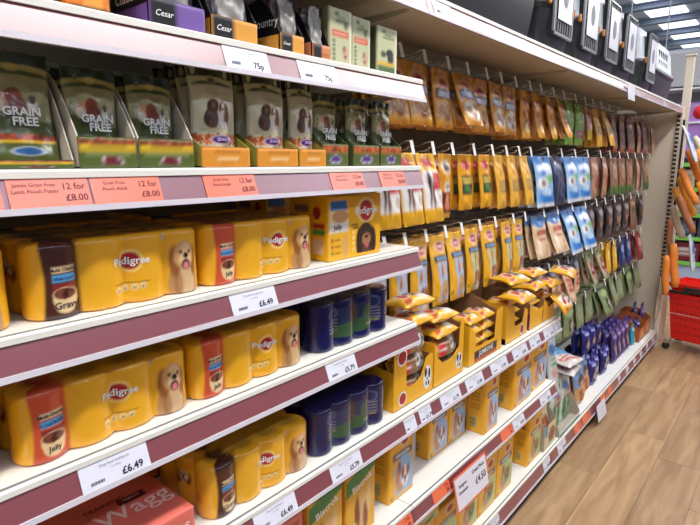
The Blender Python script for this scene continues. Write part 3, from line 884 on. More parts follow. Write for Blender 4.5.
gp = new_pouch('dog_food_pouch', gf_art(), .097, .155, .02, 1, gfw)
gp2 = new_pouch('dog_food_pouch', gf_art((120, 30, 50), False), .083, .145, .024, 2, gfw)
gp3 = new_pouch('dog_food_pouch', gf_art((84, 50, 120)), .079, .155, .024, 3, gfw)
sp_ = new_pouch('dog_food_pouch', senior_art, .1, .18, .028, 4, back=(180, 176, 140))
M['inkpurp'] = mat('ink_lilac', (200, 180, 220), .45)
lettering(sp_, 'SENIOR', .0085, (.0175, .01, .18*.24), M['inkpurp'], bold=.02)
TRAYS = [(.238, .107, gf_front, 'grey side'), (.352, .091, gf_front, ''), (.447, .102, gf_front, '')]
for i, (y, w, fa, _) in enumerate(TRAYS):
    tray('display_tray', 'open green tray of grain free pouches, %s from the left' % ORD[i], w, .2, .012 if i == 0 else .047, .152, fa, (-.025, y, zs2), M['traygrey'])
    for k in range(4):
        pr, ph = ((gp, 0), (gp2, 0), (gp2, 0))[i]
        stand_pouch(pr, 'green grain free pouch, %s in the %s tray' % (FR[k], ORD[i]),
                    (-.062-.034*k, y+w*.5, zs2+.0075), -6, 0, None if k == 0 else 'grain free pouches behind in %s tray' % ORD[i])
# cream senior pouches in orange trays
for i, (y, w) in enumerate(((.563, .108), (.69, .11), (.805, .082))):
    tray('display_tray', 'orange fronted tray of cream senior pouches, %s from the left' % ORD[i], w, .2, .036, .07, senior_front, (-.022, y, zs2), M['trayolive'], hm=.075)
    for k in range(4):
        stand_pouch(sp_, 'cream pouch with two dogs, %s in the %s orange tray' % (FR[k], ORD[i]),
                    (-.056-.036*k, y+w*.5, zs2+.0065), -3, 0, None if k == 0 else 'cream pouches behind in %s orange tray' % ORD[i]).scale = (1, min(1, (w-.008)/.1), 1)
for i, (y, w) in enumerate(((.885, .088), (.992, .102), (1.1, .092))):
    tray('display_tray', 'dark green tray of small grain free pouches, %s beside the orange trays' % ORD[i], w, .19, .05, .1, gf_front2, (-.03, y, zs2), M['traygreen'], hm=.1)
    for k in range(4):
        stand_pouch(gp3, 'small green pouch, %s in the %s dark green tray' % (FR[k], ORD[i]),
                    (-.058-.0325*k, y+w*.5, zs2+.0075), -4.5, 0, None if k == 0 else 'small green pouches behind in %s dark green tray' % ORD[i])
# pale bag lying at the far left edge
pb = new_pouch('dog_food_pouch', senior_art, .09, .12, .03, 8, nx=20, nz=30, back=(190, 184, 160))
stand_pouch(pb, 'pale crumpled pouch at the left picture edge, before the green trays', (-.03, .2, zs2+.002), -24)

# ------------------------------------------------------------------ top shelf: black trays of small foil trays
M['black'] = mat('black_card', (24, 22, 26), .4, coat=.2)
def cesar_front(c):
    def art(fc, u, v):
        a = Art(u, v, c, .02)
        if fc == 'front': a.rect(0, 0, .47, 1, (22, 20, 24)).lines(.5, .95, [.4], .05, tuple(int(q*.75) for q in c))
        return a.c
    return art
def foil_art(c):
    def art(u, v):
        a = Art(u, v, (40, 38, 42), .015)
        a.ell(.5, .62, .42, .5, (176, 172, 168)).ell(.5, .6, .33, .4, (150, 146, 140))
        a.rect(0, 0, 1, .2, c)
        return a.c
    return art
zt = DZ['S1']
PUR, ORG, PEA = (120, 88, 160), (226, 158, 62), (214, 130, 80)
spec = [(.487, .105, PUR, 'purple', .045), (.606, .104, ORG, 'amber', .042), (.77, .066, ORG, 'pale orange', .04), (.862, .056, PEA, 'peach', .034)]
for i, (y, w, c, cn, hf) in enumerate(spec):
    t = tray('display_tray', 'black display tray with %s front on the top food shelf' % cn, w, .12, hf, .1, cesar_front(c), (-.035, y, zt), M['black'], hm=.112)
    if i < 3: lettering(t, 'Cesar', w*.13, (.0036, w*.24, hf*.5), M['inkwhite'], shear=.3, bold=.012)
    MB().box((-.11, -.0006, .002), (-.004, -.0001, .036)).build('side_band', mat('tray_band_%d' % i, c, .45), t)
    if i == 0:
        lettering(t, 'classics', .034, (-.055, -.0009, .056), M['inkwhite'], frame=LEFT, bold=.012)
    if i == 2: lettering(t, 'Country', .024, (-.045, -.0009, .062), M['inkwhite'], frame=LEFT, bold=.005)
    pr = new_pouch('foil_tray_pack', foil_art(c), w*.8, .125 if i < 2 else .105, .018, 20+i, nx=18, nz=24, back=(90, 90, 94))
    for k in range(3):
        stand_pouch(pr, '%s small food pack, %s in the %s black tray' % ('grey', FR[k], cn), (-.052-.025*k, y+w*.5, zt+.008), -1.5, 0,
                    None if k == 0 else 'packs behind in the %s black tray' % cn)
def org_art(fc, u, v):
    a = Art(u, v, (222, 122, 36), .03)
    if fc == 'front': a.ell(.6, .3, .3, .3, (240, 160, 70)).rect(0, 0, 1, .08, (40, 36, 36))
    return a.c
carton('biscuit_box', 'orange box at the left on the top food shelf', .064, .1, .12, org_art, (-.04, .363, zt))
carton('biscuit_box', 'pale grey box at the left picture edge, before the orange one', .1, .08, .12, lambda fc, u, v: Art(u, v, (180, 178, 168)).c, (-.05, .25, zt))
def lily(red):
    def art(fc, u, v):
        a = Art(u, v, (196, 200, 158), .03)
        if fc == 'front':
            a.ell(.3, .9, .1, .04, (110, 120, 80)).lines(.25, .85, [.78], .05, (86, 96, 66)).lines(.35, .7, [.84], .03, (86, 96, 66))
            if red:
                a.rect(.08, .5, .85, .62, (214, 96, 70)).lines(.15, .75, [.56], .03, (240, 180, 160))
                for k in range(5): a.ell(.16, .42-.08*k, .06, .026, (60, 60, 50))
                a.ell(.7, .22, .18, .14, (208, 170, 140)).ell(.64, .3, .07, .06, (150, 110, 90)).ell(.7, .17, .05, .03, (40, 30, 30)).ell(.72, .72, .1, .07, (110, 116, 90))
            else:
                a.ell(.62, .45, .2, .1, (44, 40, 44)).ell(.66, .35, .16, .14, (52, 48, 52)).ell(.28, .42, .14, .07, (70, 84, 60)).rect(0, .18, 1, .26, (216, 180, 60)).rect(0, 0, 1, .17, (84, 104, 62))
            a.rect(.9, 0, 1, 1, (226, 228, 200))
        elif fc == 'left': a.rect(0, 0, 1, 1, (70, 72, 44) if not red else (120, 112, 80))
        return a.c
    art.flap = (200, 204, 164)
    return art
LR, LG = lily(True), lily(False)
for y, w, h, art, l, x in ((.918, .078, .12, LR, 'pale green box with red band, left of two alike on top shelf', -.035), (1.0, .072, .117, LR, 'pale green box with red band, right of two alike on top shelf', -.04),
                           (1.085, .084, .11, LG, 'pale green box with black dog at the right end of its shelf', -.03)):
    b = carton('treat_box', l, w, .1, h, art, (x, y, zt), step=.004)
    pass
# ------------------------------------------------------------------ hanging goods
def hook_proto():
    t = thing('peg_hook', '', 'hook')
    L = -.30                                   # from the back rail to the tip, local x: tip at 0
    MB().tube([(L, -.004, -.012), (-.04, -.004, .0), (-.02, -.004, .006), (-.012, -.004, .014)], .0022, 5).build('prong', M['wire'], t, True)
    MB().tube([(L, .004, .006), (-.06, .004, .018), (-.03, .004, .03), (-.004, .004, .032)], .0018, 5).build('ticket_arm', M['wire'], t, True)
    MB().box((L-.006, -.016, -.03), (L, .016, .02), .001).build('mount_plate', M['wire'], t)
    b = MB().box((0, -.009, -.012), (.0018, .009, .032), .0006).build('price_ticket', M['ticket'], t, rot=(0, R(-14), 0))
    return t
HOOK0 = hook_proto()
_used = [False]
HX = -.15                                      # tips of the hooks
for r, z in enumerate((1.885, 1.605, 1.315, 1.02, .75)):
    y0 = 1.26 if r < 3 else 2.51
    MB().box((BACK+.0005, y0-2.5, z-.05), (BACK+.022, 5.02-2.5, z), .003).build('hook_rail', M['upright'], gon)

_pp = {}
def P_(key, art, w, h, t, seed, **kw):
    kw.setdefault('nx', 28); kw.setdefault('nz', 52)
    _pp[key] = pouch_mesh('bag', w, h, t, art, seed=seed, **kw)

def treat(panel, accent, lower, rolls=(150, 84, 44)):
    def art(u, v):
        a = Art(u, v, (216, 152, 44), .05)
        a.rect(0, .86, 1, 1, (190, 126, 40))
        a.ell(.5, .76, .34, .1, (240, 214, 180)).ell(.5, .76, .27, .08, (170, 40, 44))
        a.rect(.08, .5, .95, .66, panel).lines(.15, .85, [.6, .55], .035, accent, .9)
        a.ell(.5, .28, .42, .2, lower).ell(.3, .3, .13, .07, rolls).ell(.68, .34, .13, .07, rolls).ell(.5, .18, .15, .07, rolls).ell(.3, .3, .06, .035, (216, 170, 120)).ell(.68, .34, .06, .035, (216, 170, 120))
        a.rect(0, 0, 1, .06, (200, 130, 34))
        return a.c
    return art
def dental_bag(panel, dogw=(238, 232, 224), ear=(150, 84, 52)):
    def art(u, v):
        a = Art(u, v, (236, 178, 46), .04)
        a.ell(.62, .84, .33, .08, (244, 222, 196)).ell(.62, .84, .26, .062, (190, 44, 48)).rect(.4, .83, .86, .855, (240, 226, 220), .8)
        a.rect(.12, .63, 1, .72, (26, 40, 84)).lines(.2, .9, [.675], .03, (150, 190, 230), .9)
        a.rect(.2, .06, 1, .62, panel).ell(.2, .3, .12, .3, (238, 172, 36))
        a.ell(.5, .5, .07, .11, (196, 118, 62), -.25).ell(.72, .5, .06, .09, (222, 170, 110), -.25)
        a.ell(.66, .24, .2, .13, dogw).ell(.48, .22, .1, .1, ear).ell(.84, .22, .1, .1, ear).ell(.58, .29, .08, .07, ear).ell(.74, .29, .08, .07, ear).ell(.66, .2, .07, .03, (30, 26, 26)).ell(.66, .13, .06, .03, (206, 110, 112)).ell(.66, .06, .16, .06, dogw)
        a.rect(.04, .1, .14, .15, (120, 80, 10), .8)
        return a.c
    return art
def slim(u, v):
    a = Art(u, v, (216, 152, 44), .06); a.rect(.1, .2, .9, .62, (206, 130, 40)).ell(.5, .74, .3, .07, (160, 50, 40)).lines(.2, .8, [.55, .48, .35, .28], .03, (110, 66, 30), .8).ell(.5, .2, .25, .1, (240, 214, 160)); return a.c
def yellow_plain(u, v):
    a = Art(u, v, (228, 172, 56), .06); a.rect(.2, .3, .8, .52, (110, 92, 70), .8).lines(.25, .75, [.46, .41, .36], .02, (226, 180, 90), .8).ell(.6, .72, .25, .09, (214, 150, 40)); return a.c
def redwhite(u, v):
    a = Art(u, v, (236, 178, 34), .05)
    a.rect(.02, .2, .98, .72, (236, 232, 228)).rect(.45, .45, .95, .7, (200, 56, 48)).ell(.25, .5, .07, .28, (66, 42, 38), -.4).ell(.4, .4, .06, .22, (120, 70, 50), -.4).ell(.8, .32, .12, .08, (206, 196, 176)).ell(.5, .86, .3, .08, (186, 44, 44)); return a.c
def choc(u, v):
    a = Art(u, v, (228, 160, 50), .05); a.rect(0, .08, 1, .42, (110, 44, 34)).ell(.5, .8, .33, .11, (226, 210, 190)).ell(.5, .8, .2, .07, (90, 60, 50)).rect(.35, .42, .95, .56, (236, 226, 214)).lines(.4, .9, [.5], .04, (90, 60, 60)).ell(.6, .26, .24, .13, (214, 130, 100)).rect(0, 0, 1, .07, (226, 170, 60)); return a.c
def dark_treat(u, v):
    a = Art(u, v, (230, 164, 34), .05); a.ell(.5, .8, .3, .09, (186, 44, 44)).rect(.15, .28, .9, .62, (46, 44, 36)).lines(.2, .85, [.56, .5], .05, (226, 196, 90), .9).ell(.5, .38, .22, .07, (70, 120, 60)).rect(0, 0, 1, .12, (232, 168, 30)); return a.c
def bluewhite(u, v):
    a = Art(u, v, (150, 190, 226), .06)
    a.rect(0, .8, 1, 1, (86, 140, 200)).ell(.55, .72, .4, .12, (226, 234, 242)).ell(.4, .66, .2, .06, (60, 110, 190)).ell(.7, .54, .26, .08, (110, 176, 90)).ell(.3, .46, .26, .11, (236, 238, 240)).ell(.35, .46, .12, .07, (150, 120, 96)).ell(.6, .2, .5, .17, (36, 120, 200)).ell(.55, .3, .3, .08, (190, 214, 234)).rect(0, 0, 1, .08, (226, 232, 238)); return a.c
def navy(u, v):
    a = Art(u, v, (34, 44, 74), .06); a.ell(.5, .5, .3, .2, (56, 66, 96)).rect(.2, .72, .8, .82, (110, 120, 150), .6); return a.c
def stix(u, v):
    a = Art(u, v, (222, 190, 152), .05)
    a.rect(0, .8, 1, 1, (84, 134, 190)).ell(.5, .8, .36, .08, (84, 134, 190)).rect(.15, .52, .88, .68, (226, 196, 160)).lines(.2, .85, [.6], .12, (170, 40, 34), .85).lines(.3, .8, [.44], .05, (186, 80, 60), .8).ell(.75, .2, .2, .12, (206, 160, 116)).ell(.25, .25, .1, .2, (236, 214, 184)); return a.c
def meat(u, v):
    a = Art(u, v, (214, 178, 140), .06)
    a.rect(0, .7, 1, 1, (70, 84, 120)).ell(.5, .78, .35, .1, (170, 176, 196)).lines(.15, .85, [.54, .42, .3], .09, (176, 40, 36), .85).ell(.5, .12, .4, .08, (226, 196, 156)); return a.c
def sachet_green(u, v):
    a = Art(u, v, (124, 140, 94), .06); a.rect(.05, .74, .95, .9, (46, 78, 50)).ell(.5, .72, .5, .1, (156, 176, 116)).ell(.5, .38, .16, .18, (60, 50, 50)).ell(.66, .34, .12, .12, (206, 200, 180)).rect(0, 0, 1, .1, (84, 104, 66)); return a.c
def sachet_plain(u, v):
    a = Art(u, v, (128, 138, 102), .06); a.ell(.5, .5, .4, .3, (140, 150, 114)).lines(.2, .8, [.8], .05, (96, 110, 76)); return a.c
def lime(u, v):
    a = Art(u, v, (126, 170, 62), .05); a.ell(.5, .68, .36, .14, (176, 206, 140)).lines(.22, .8, [.7, .63], .05, (70, 110, 60), .8).rect(.15, .17, .85, .36, (160, 60, 110)).lines(.25, .75, [.27], .05, (226, 190, 206), .7).rect(0, .9, 1, 1, (96, 140, 50)); return a.c
def pinkbag(u, v):
    a = Art(u, v, (214, 150, 130), .06); a.ell(.5, .72, .3, .14, (160, 50, 50)).rect(0, 0, 1, .3, (226, 196, 60)).ell(.5, .4, .3, .1, (240, 220, 200)); return a.c
def brown(u, v):
    a = Art(u, v, (132, 100, 78), .06); a.ell(.5, .6, .36, .3, (112, 82, 62)).rect(.0, 0, 1, .12, (150, 70, 50)).ell(.5, .8, .3, .06, (176, 150, 120)).lines(.25, .75, [.5, .42], .03, (176, 146, 116), .6); return a.c
def brown_pink(u, v):
    a = Art(u, v, (176, 130, 106), .06); a.ell(.6, .4, .24, .16, (150, 60, 44)).ell(.5, .78, .34, .08, (206, 176, 150)).rect(0, .5, 1, .56, (130, 84, 66), .5); return a.c
def brown_green(u, v):
    a = Art(u, v, (134, 98, 72), .06); a.rect(0, 0, 1, .22, (70, 110, 54)).ell(.5, .6, .3, .2, (160, 122, 90)); return a.c
def dark_meat(u, v):
    a = Art(u, v, (44, 36, 38), .06); a.ell(.55, .74, .3, .1, (150, 140, 140)).ell(.4, .45, .16, .14, (150, 96, 84)).ell(.65, .38, .12, .16, (190, 160, 150)).lines(.2, .8, [.6], .03, (170, 160, 160), .5).ell(.5, .15, .3, .06, (96, 84, 84)); return a.c
def salmon(u, v):
    a = Art(u, v, (168, 160, 126), .06); a.rect(0, .78, 1, 1, (110, 120, 84)).ell(.5, .42, .34, .3, (142, 52, 48)).grain(.2, .2, .8, .7, [(190, 120, 110), (110, 40, 40), (206, 180, 170)], 8, 26, .06, .5); return a.c
def plainc(c, c2):
    def art(u, v):
        a = Art(u, v, c, .06); a.ell(.5, .62, .34, .16, c2).lines(.25, .78, [.4, .32], .04, c2, .8); return a.c
    return art

YB, NB = (226, 160, 40), (90, 70, 50)
P_('treat', treat((40, 36, 40), (220, 220, 230), (214, 170, 110)), .118, .2, .03, 1)
P_('treatb', treat((40, 80, 120), (226, 236, 240), (226, 214, 190)), .118, .2, .03, 2)
P_('slim', slim, .08, .21, .024, 3)
P_('lime', lime, .15, .22, .022, 4, back=(110, 150, 60))
P_('pink', pinkbag, .08, .19, .022, 5, back=(200, 150, 120))
P_('yellow', yellow_plain, .09, .225, .022, 6)
P_('redwhite', redwhite, .118, .235, .034, 7)
P_('choc', choc, .09, .23, .032, 8)
P_('dark', dark_treat, .1, .21, .022, 9)
P_('bluewhite', bluewhite, .185, .25, .022, 10, back=(56, 70, 110))
P_('navy', navy, .16, .25, .022, 11, back=(30, 38, 64))
P_('dentalb', dental_bag((166, 194, 224)), .109, .255, .026, 12)
P_('dentalb2', dental_bag((166, 194, 224), (222, 190, 140), (200, 150, 96)), .109, .255, .026, 13)
P_('dentalg', dental_bag((186, 200, 160)), .109, .255, .026, 14)
P_('stix', stix, .172, .215, .022, 15, back=(200, 170, 130))
P_('meat', meat, .092, .232, .022, 16, back=(190, 150, 120))
P_('sgreen', sachet_green, .165, .225, .024, 17, back=(110, 124, 84))
P_('splain', sachet_plain, .125, .205, .022, 18, back=(120, 130, 96))
P_('brown', brown, .15, .25, .024, 19, back=(110, 84, 66))
P_('brownp', brown_pink, .13, .25, .024, 20, back=(140, 100, 84))
P_('browng', brown_green, .14, .25, .024, 21, back=(110, 84, 66))
P_('darkm', dark_meat, .15, .24, .022, 22, back=(40, 34, 36))
P_('salmon', salmon, .1, .21, .022, 23, back=(140, 134, 106))
P_('yel2', plainc((222, 164, 40), (236, 206, 110)), .11, .22, .022, 24)
P_('blu2', plainc((34, 54, 120), (150, 160, 200)), .13, .22, .022, 25, back=(30, 44, 96))
P_('red2', plainc((142, 36, 40), (210, 160, 150)), .16, .23, .022, 26, back=(120, 34, 40))
NAMES = {'treat': 'orange treat pouch with dark band', 'treatb': 'orange treat pouch with blue band', 'slim': 'slim amber chew sachet', 'lime': 'lime green bag with plum panel', 'pink': 'pink and yellow sachet',
         'yellow': 'plain yellow bag with brown print', 'redwhite': 'yellow bag with red square', 'choc': 'yellow bag with chocolate lower band', 'dark': 'yellow bag with black panel', 'bluewhite': 'blue and white treat bag',
         'navy': 'navy backed treat bag', 'dentalb': 'yellow chew bag with blue panel', 'dentalb2': 'yellow chew bag with tan dog', 'dentalg': 'yellow chew bag with green panel', 'stix': 'cream bag with blue top',
         'meat': 'narrow cream and red meat-stick sachet', 'sgreen': 'green sachet with dark header', 'splain': 'plain sage green sachet', 'brown': 'brown paper-look bag', 'brownp': 'dusky pink brown bag',
         'browng': 'brown bag with green foot', 'darkm': 'black bag with meat window', 'salmon': 'olive sachet with red meat window', 'yel2': 'small golden yellow bag', 'blu2': 'small navy blue bag', 'red2': 'dark red crumpled bag'}
ROWN = ['top', 'second', 'third', 'fourth', 'lowest']
ROWZ = [1.885, 1.605, 1.315, 1.02, .75]
BAGH = {k: m.vertices and max(-v.co.z for v in m.vertices) for k, m in _pp.items()}
#        y, kind, how many, lean of the front one (deg), spacing between bags
ROWS = [
 [(1.36, 'treat', 4, 8, .034), (1.49, 'treat', 4, 10, .036), (1.635, 'treat', 3, 8, .036), (1.77, 'treatb', 4, 22, .036), (1.92, 'treat', 3, 6, .036), (2.045, 'treatb', 4, 12, .036),
  (2.183, 'treatb', 3, 6, .036), (2.336, 'slim', 5, 10, .03), (2.46, 'slim', 6, 14, .03), (2.62, 'slim', 5, 16, .03), (2.76, 'slim', 6, 24, .03), (2.94, 'lime', 4, 5, .03), (3.1, 'lime', 2, 4, .03),
  (3.24, 'pink', 3, 10, .03), (3.4, 'yellow', 4, 12, .03), (3.57, 'yellow', 4, 18, .03), (3.8, 'brown', 3, 6, .035), (4.02, 'brown', 4, 4, .035), (4.24, 'brown', 3, 6, .035), (4.45, 'brownp', 3, 8, .035), (4.68, 'brown', 3, 5, .035), (4.88, 'brownp', 3, 10, .035)],
 [(1.31, 'redwhite', 3, 12, .042), (1.43, 'redwhite', 3, 13, .042), (1.555, 'redwhite', 3, 14, .042), (1.684, 'choc', 4, 3, .04), (1.844, 'dark', 3, 2, .036), (2.0, 'dark', 2, 3, .036), (2.13, 'yellow', 4, 6, .034), (2.26, 'yellow', 4, 8, .034),
  (2.39, 'yellow', 4, 12, .034), (2.6, 'bluewhite', 3, 12, .034), (2.79, 'navy', 4, 12, .034), (3.0, 'bluewhite', 4, 12, .032), (3.22, 'bluewhite', 4, 10, .032), (3.47, 'brownp', 3, 4, .034), (3.68, 'brownp', 3, 3, .034),
  (3.9, 'browng', 3, 4, .034), (4.12, 'browng', 3, 4, .034), (4.33, 'browng', 3, 4, .034), (4.56, 'brownp', 2, 6, .034), (4.8, 'browng', 2, 6, .034)],
 [(1.29, 'dentalb', 3, 4, .036), (1.4, 'dentalb', 3, 5, .036), (1.525, 'dentalb', 3, 6, .036), (1.655, 'dentalb2', 3, 5, .036), (1.775, 'dentalb2', 2, 6, .036), (1.92, 'dentalg', 3, 3, .036), (2.06, 'dentalg', 3, 5, .036), (2.24, 'dentalg', 3, 3, .036),
  (2.37, 'dentalg', 3, 4, .036), (2.6, 'stix', 4, 14, .032), (2.79, 'stix', 5, 22, .032), (3.02, 'bluewhite', 4, 20, .032), (3.25, 'bluewhite', 4, 22, .032), (3.47, 'darkm', 4, 4, .032), (3.66, 'darkm', 4, 4, .032), (3.88, 'darkm', 4, 3, .032),
  (4.1, 'darkm', 4, 3, .032), (4.32, 'darkm', 4, 3, .032), (4.55, 'brown', 2, 4, .032), (4.8, 'darkm', 3, 4, .032)],
 [(2.6, 'meat', 3, 4, .028), (2.73, 'meat', 3, 6, .028), (2.87, 'meat', 4, 10, .028), (3.02, 'meat', 4, 20, .028), (3.28, 'meat', 3, 4, .028), (3.46, 'salmon', 3, 20, .028), (3.68, 'salmon', 3, 22, .028), (3.95, 'yel2', 3, 6, .028), (4.12, 'yel2', 3, 5, .028),
  (4.32, 'blu2', 3, 6, .028), (4.52, 'blu2', 2, 6, .028), (4.77, 'red2', 3, 14, .034)],
 [(3.0, 'splain', 3, 3, .028), (3.2, 'sgreen', 3, 3, .028), (3.4, 'splain', 3, 5, .028), (3.6, 'splain', 3, 4, .028), (3.83, 'sgreen', 4, 22, .028), (4.1, 'splain', 3, 16, .028), (4.33, 'splain', 3, 8, .028), (4.6, 'sgreen', 3, 12, .028), (4.84, 'splain', 2, 14, .028)]]
for r, row in enumerate(ROWS):
    for n, (y, kind, cnt, lean, gap) in enumerate(row):
        hk = HOOK0 if not _used[0] else copy_tree(HOOK0)
        _used[0] = True
        hk.location = (HX, y, ROWZ[r])
        hk['label'] = 'white-ticketed wire peg, %s from left on the %s row' % (ORD[n], ROWN[r])
        hk['group'] = 'wire pegs on the %s row' % ROWN[r]
        me = _pp[kind]; yaw0 = rnd.uniform(-5, 5)
        for k in range(cnt):
            x = HX - .035 - max(gap, .0315)*k
            ln = lean*(1 - .55*k/max(1, cnt-1)) + rnd.uniform(-1, 1)
            # the prong runs through the hanging hole just under the top seal
            o = bpy.data.objects.new('treat_bag', me); COL.objects.link(o)
            o.location = (x, y-.004+rnd.uniform(-.004, .004), ROWZ[r]-.006)
            o.rotation_euler = (R(rnd.uniform(-1.2, 1.2)), -R(ln), R(rnd.uniform(-1.5, 1.5)+(yaw0 if True else 0)))
            if k == 0:
                tag(o, '%s, foremost on %s peg of the %s row' % (NAMES[kind], ORD[n], ROWN[r]), 'pet treats', 'front bags on the %s row' % ROWN[r])
            else:
                tag(o, '%s, %s from front on %s peg of the %s row' % (NAMES[kind], ORD[k], ORD[n], ROWN[r]), 'pet treats', 'bags behind on %s peg of the %s row' % (ORD[n], ROWN[r]))
# ------------------------------------------------------------------ open display cartons on the long shelf of the second bay
M['yelcard'] = mat('yellow_card', (238, 174, 30), .45, noise=.02)
M['purcard'] = mat('purple_card', (104, 34, 100), .45)
def roll_art(u, v):
    a = Art(u, v, (226, 166, 40), .04)
    a.rect(.28, .0, .95, 1, (140, 104, 70)).ell(.3, .5, .14, .34, (190, 44, 44)).lines(.18, .44, [.5], .12, (236, 220, 210), .9)
    a.ell(.76, .5, .14, .4, (214, 206, 196)).ell(.7, .68, .05, .12, (30, 28, 28)).ell(.84, .6, .05, .14, (30, 28, 28)).ell(.76, .4, .04, .1, (20, 18, 18)).ell(.68, .3, .04, .1, (40, 36, 36))
    a.rect(0, 0, .06, 1, (206, 150, 40)).rect(.95, 0, 1, 1, (206, 150, 40)); return a.c
def flat_art(u, v):
    a = Art(u, v, (236, 178, 40), .05)
    a.ell(.3, .5, .17, .24, (236, 220, 200)).ell(.3, .5, .13, .18, (176, 40, 44)).rect(.46, .26, .97, .72, (60, 46, 44)).ell(.55, .84, .3, .1, (150, 100, 60)).lines(.55, .9, [.5], .12, (226, 216, 206), .9).ell(.7, .2, .2, .12, (230, 226, 220)).ell(.2, .15, .1, .1, (200, 90, 50)).ell(.85, .85, .1, .08, (160, 196, 226)); return a.c
_pp['roll'] = pouch_mesh('flow_pack', .19, .066, .055, roll_art, 22, 14, header=.06, seed=31)
_pp['flat'] = pouch_mesh('flow_pack', .155, .11, .036, flat_art, 22, 16, header=.06, seed=32)
def lay(kind, label, loc, rot, group=None, cat='pet treats'):
    o = link('flow_pack', _pp[kind], None, loc, [R(a) for a in rot]); return tag(o, label, cat, group)
def roundel_part(parent, x, y, z, r):
    for k, (rr, m) in enumerate(((r*1.28, 'inkwhite'), (r, 'inkred'))):
        v = [(x+.0006*k, y+rr*math.cos(t), z+rr*1.05*math.sin(t)) for t in [2*math.pi*i/20 for i in range(20)]]
        link('rosette', mesh('rosette', v, [tuple(range(20))], M[m]), parent)
def dog_print(parent, y, z, ry, rz):
    for k, (cy, cz, a, b, m) in enumerate(((0, 0, 1, 1, 'inkwhite'), (-.45, .45, .28, .4, 'ink'), (.4, .3, .25, .42, 'ink'), (-.1, -.1, .14, .12, 'ink'), (.3, -.5, .2, .22, 'ink'), (-.35, -.45, .14, .2, 'inkbrown'))):
        v = [(.0006+.0004*(k > 0)+.0001*k, y+ry*(cy+a*math.cos(t)), z+rz*(cz+b*math.sin(t))) for t in [2*math.pi*i/16 for i in range(16)]]
        link('dog_print', mesh('dog_print', v, [tuple(range(16))], M[m]), parent)
def open_carton(label, y, w, d, front, hs, hb, loc_x=-.035, wall='board', outer=None, z=DZ['S5'], cat='display tray', slope=True):
    t = thing('display_carton', label, cat, (loc_x, y, z))
    MB().box((-d, 0, 0), (0, w, .002)).build('base', M[wall], t)
    MB().box((-d, 0, .002), (-d+.002, w, hb)).build('back_panel', M[wall], t)
    for k, yy in enumerate((0, w-.002)):
        prof = [(-d, .002), (-.002, .002), (-.002, hs), (-d*.25, hs+(hb-hs)*.25), (-d*.6, hb), (-d, hb)] if slope else [(-d, .002), (-.002, .002), (-.002, hs), (-d, hb)]
        MB().extr(prof, 'y', yy, yy+.002).build('side_panel', M[wall], t)
        if outer and k == 0:
            for nm, pr, mm in outer:
                MB().extr(pr, 'y', -.0008, -.0001).build(nm, M[mm], t)
    MB().extr(front, 'x', -.002, 0).build('front_panel', M['yelcard'], t)
    return t
Z5 = DZ['S5']
w = .215
t = open_carton('yellow carton of spotted-dog rolls, first beside the stepped shelves', 1.185, w, .2,
    [(0, 0), (w, 0), (w, .125), (w*.93, .13), (w*.8, .12), (w*.68, .07), (w*.55, .055), (w*.34, .055), (w*.3, .07), (w*.3, .19), (w*.2, .205), (0, .205)], .12, .15,
    outer=[('side_print', [(-.2, .001), (-.001, .001), (-.001, .12), (-.055, .128), (-.12, .15), (-.2, .15)], 'yelcard')])
roundel_part(t, .0006, .04, .16, .02); roundel_part(t, .0006, .045, .03, .017)
dog_print(t, .182, .055, .024, .04)
for k in range(3):
    for j in range(2):
        lay('roll', 'yellow roll with spotted dog, %s %s in the first carton' % (('lowest', 'middle', 'top')[k], ('front', 'rear')[j]), (-.073-.064*j, 1.185+w/2, Z5+.0785+.066*k-.001), (0, -4, 0), 'rolls in the first yellow carton')
w = .19
t = open_carton('yellow carton of brown rolls, second from the stepped shelves', 1.41, w, .2,
    [(0, 0), (w, 0), (w, .19), (w*.92, .2), (w*.86, .17), (w*.84, .1), (w*.6, .075), (w*.3, .07), (w*.1, .1), (0, .15)], .15, .16,
    outer=[('side_print', [(-.2, .001), (-.001, .001), (-.001, .15), (-.2, .158)], 'yelcard')])
for k in range(2):
    for j in range(2): 
        o = lay('roll', 'brown centred roll, %s %s in the second carton' % (('lower', 'upper')[k], ('front', 'rear')[j]), (-.073-.064*j, 1.41+w/2, Z5+.0785+.066*k-.001), (0, -4, 0), 'rolls in the second yellow carton'); o.scale = (1, .9, 1)
for k, (x, y, dz, rz) in enumerate(((-.1, 1.335, .205, 0), (-.1, 1.34, .262, -4), (-.1, 1.5, .132, 3), (-.1, 1.5, .18, -5))):
    lay('flat', 'yellow pack lying loose on top of the %s' % ('first carton, nearest the shelves', 'first carton, uppermost of the heap', 'second carton, flat side up', 'second carton, toward the back')[k], (x-.05, y, Z5+dz+.035), (0, -90+rz*.6, rz), None)
dog_print(t, .16, .05, .022, .03)
w = .27
t = open_carton('brown sided carton of flat yellow packs, middle of the long shelf', 1.645, w, .24, [(0, 0), (w, 0), (w, .17), (w*.8, .165), (w*.76, .06), (w*.2, .06), (w*.16, .12), (0, .15)], .15, .205,
    outer=[('front_corner', [(-.03, .001), (-.001, .001), (-.001, .15), (-.03, .16)], 'yelcard')])
MB().box((.0001, w*.16, .016), (.0006, w*.84, .046)).build('banner', M['inkbrown'], t); MB().box((.0001, w*.16, .006), (.0006, w*.84, .014)).build('banner', M['inkred'], t)
lettering(t, 'JUMBONE', .026, (.0014, w*.5, .031), M['inkwhite'], bold=.018)
for k in range(4):
    for j, jj in ((0, .085), (1, .19)):
        o = lay('flat', 'yellow flat pack, %s of the %s pile in the brown sided carton' % (('lowest', 'second', 'third', 'fourth')[k], ('left', 'right')[j]), (-.035-.125, 1.645+jj-.005, Z5+.026+.041*k), (0, -90, 0), 'packs in the brown sided carton'); o.scale = (1, .66, 1)
w = .215
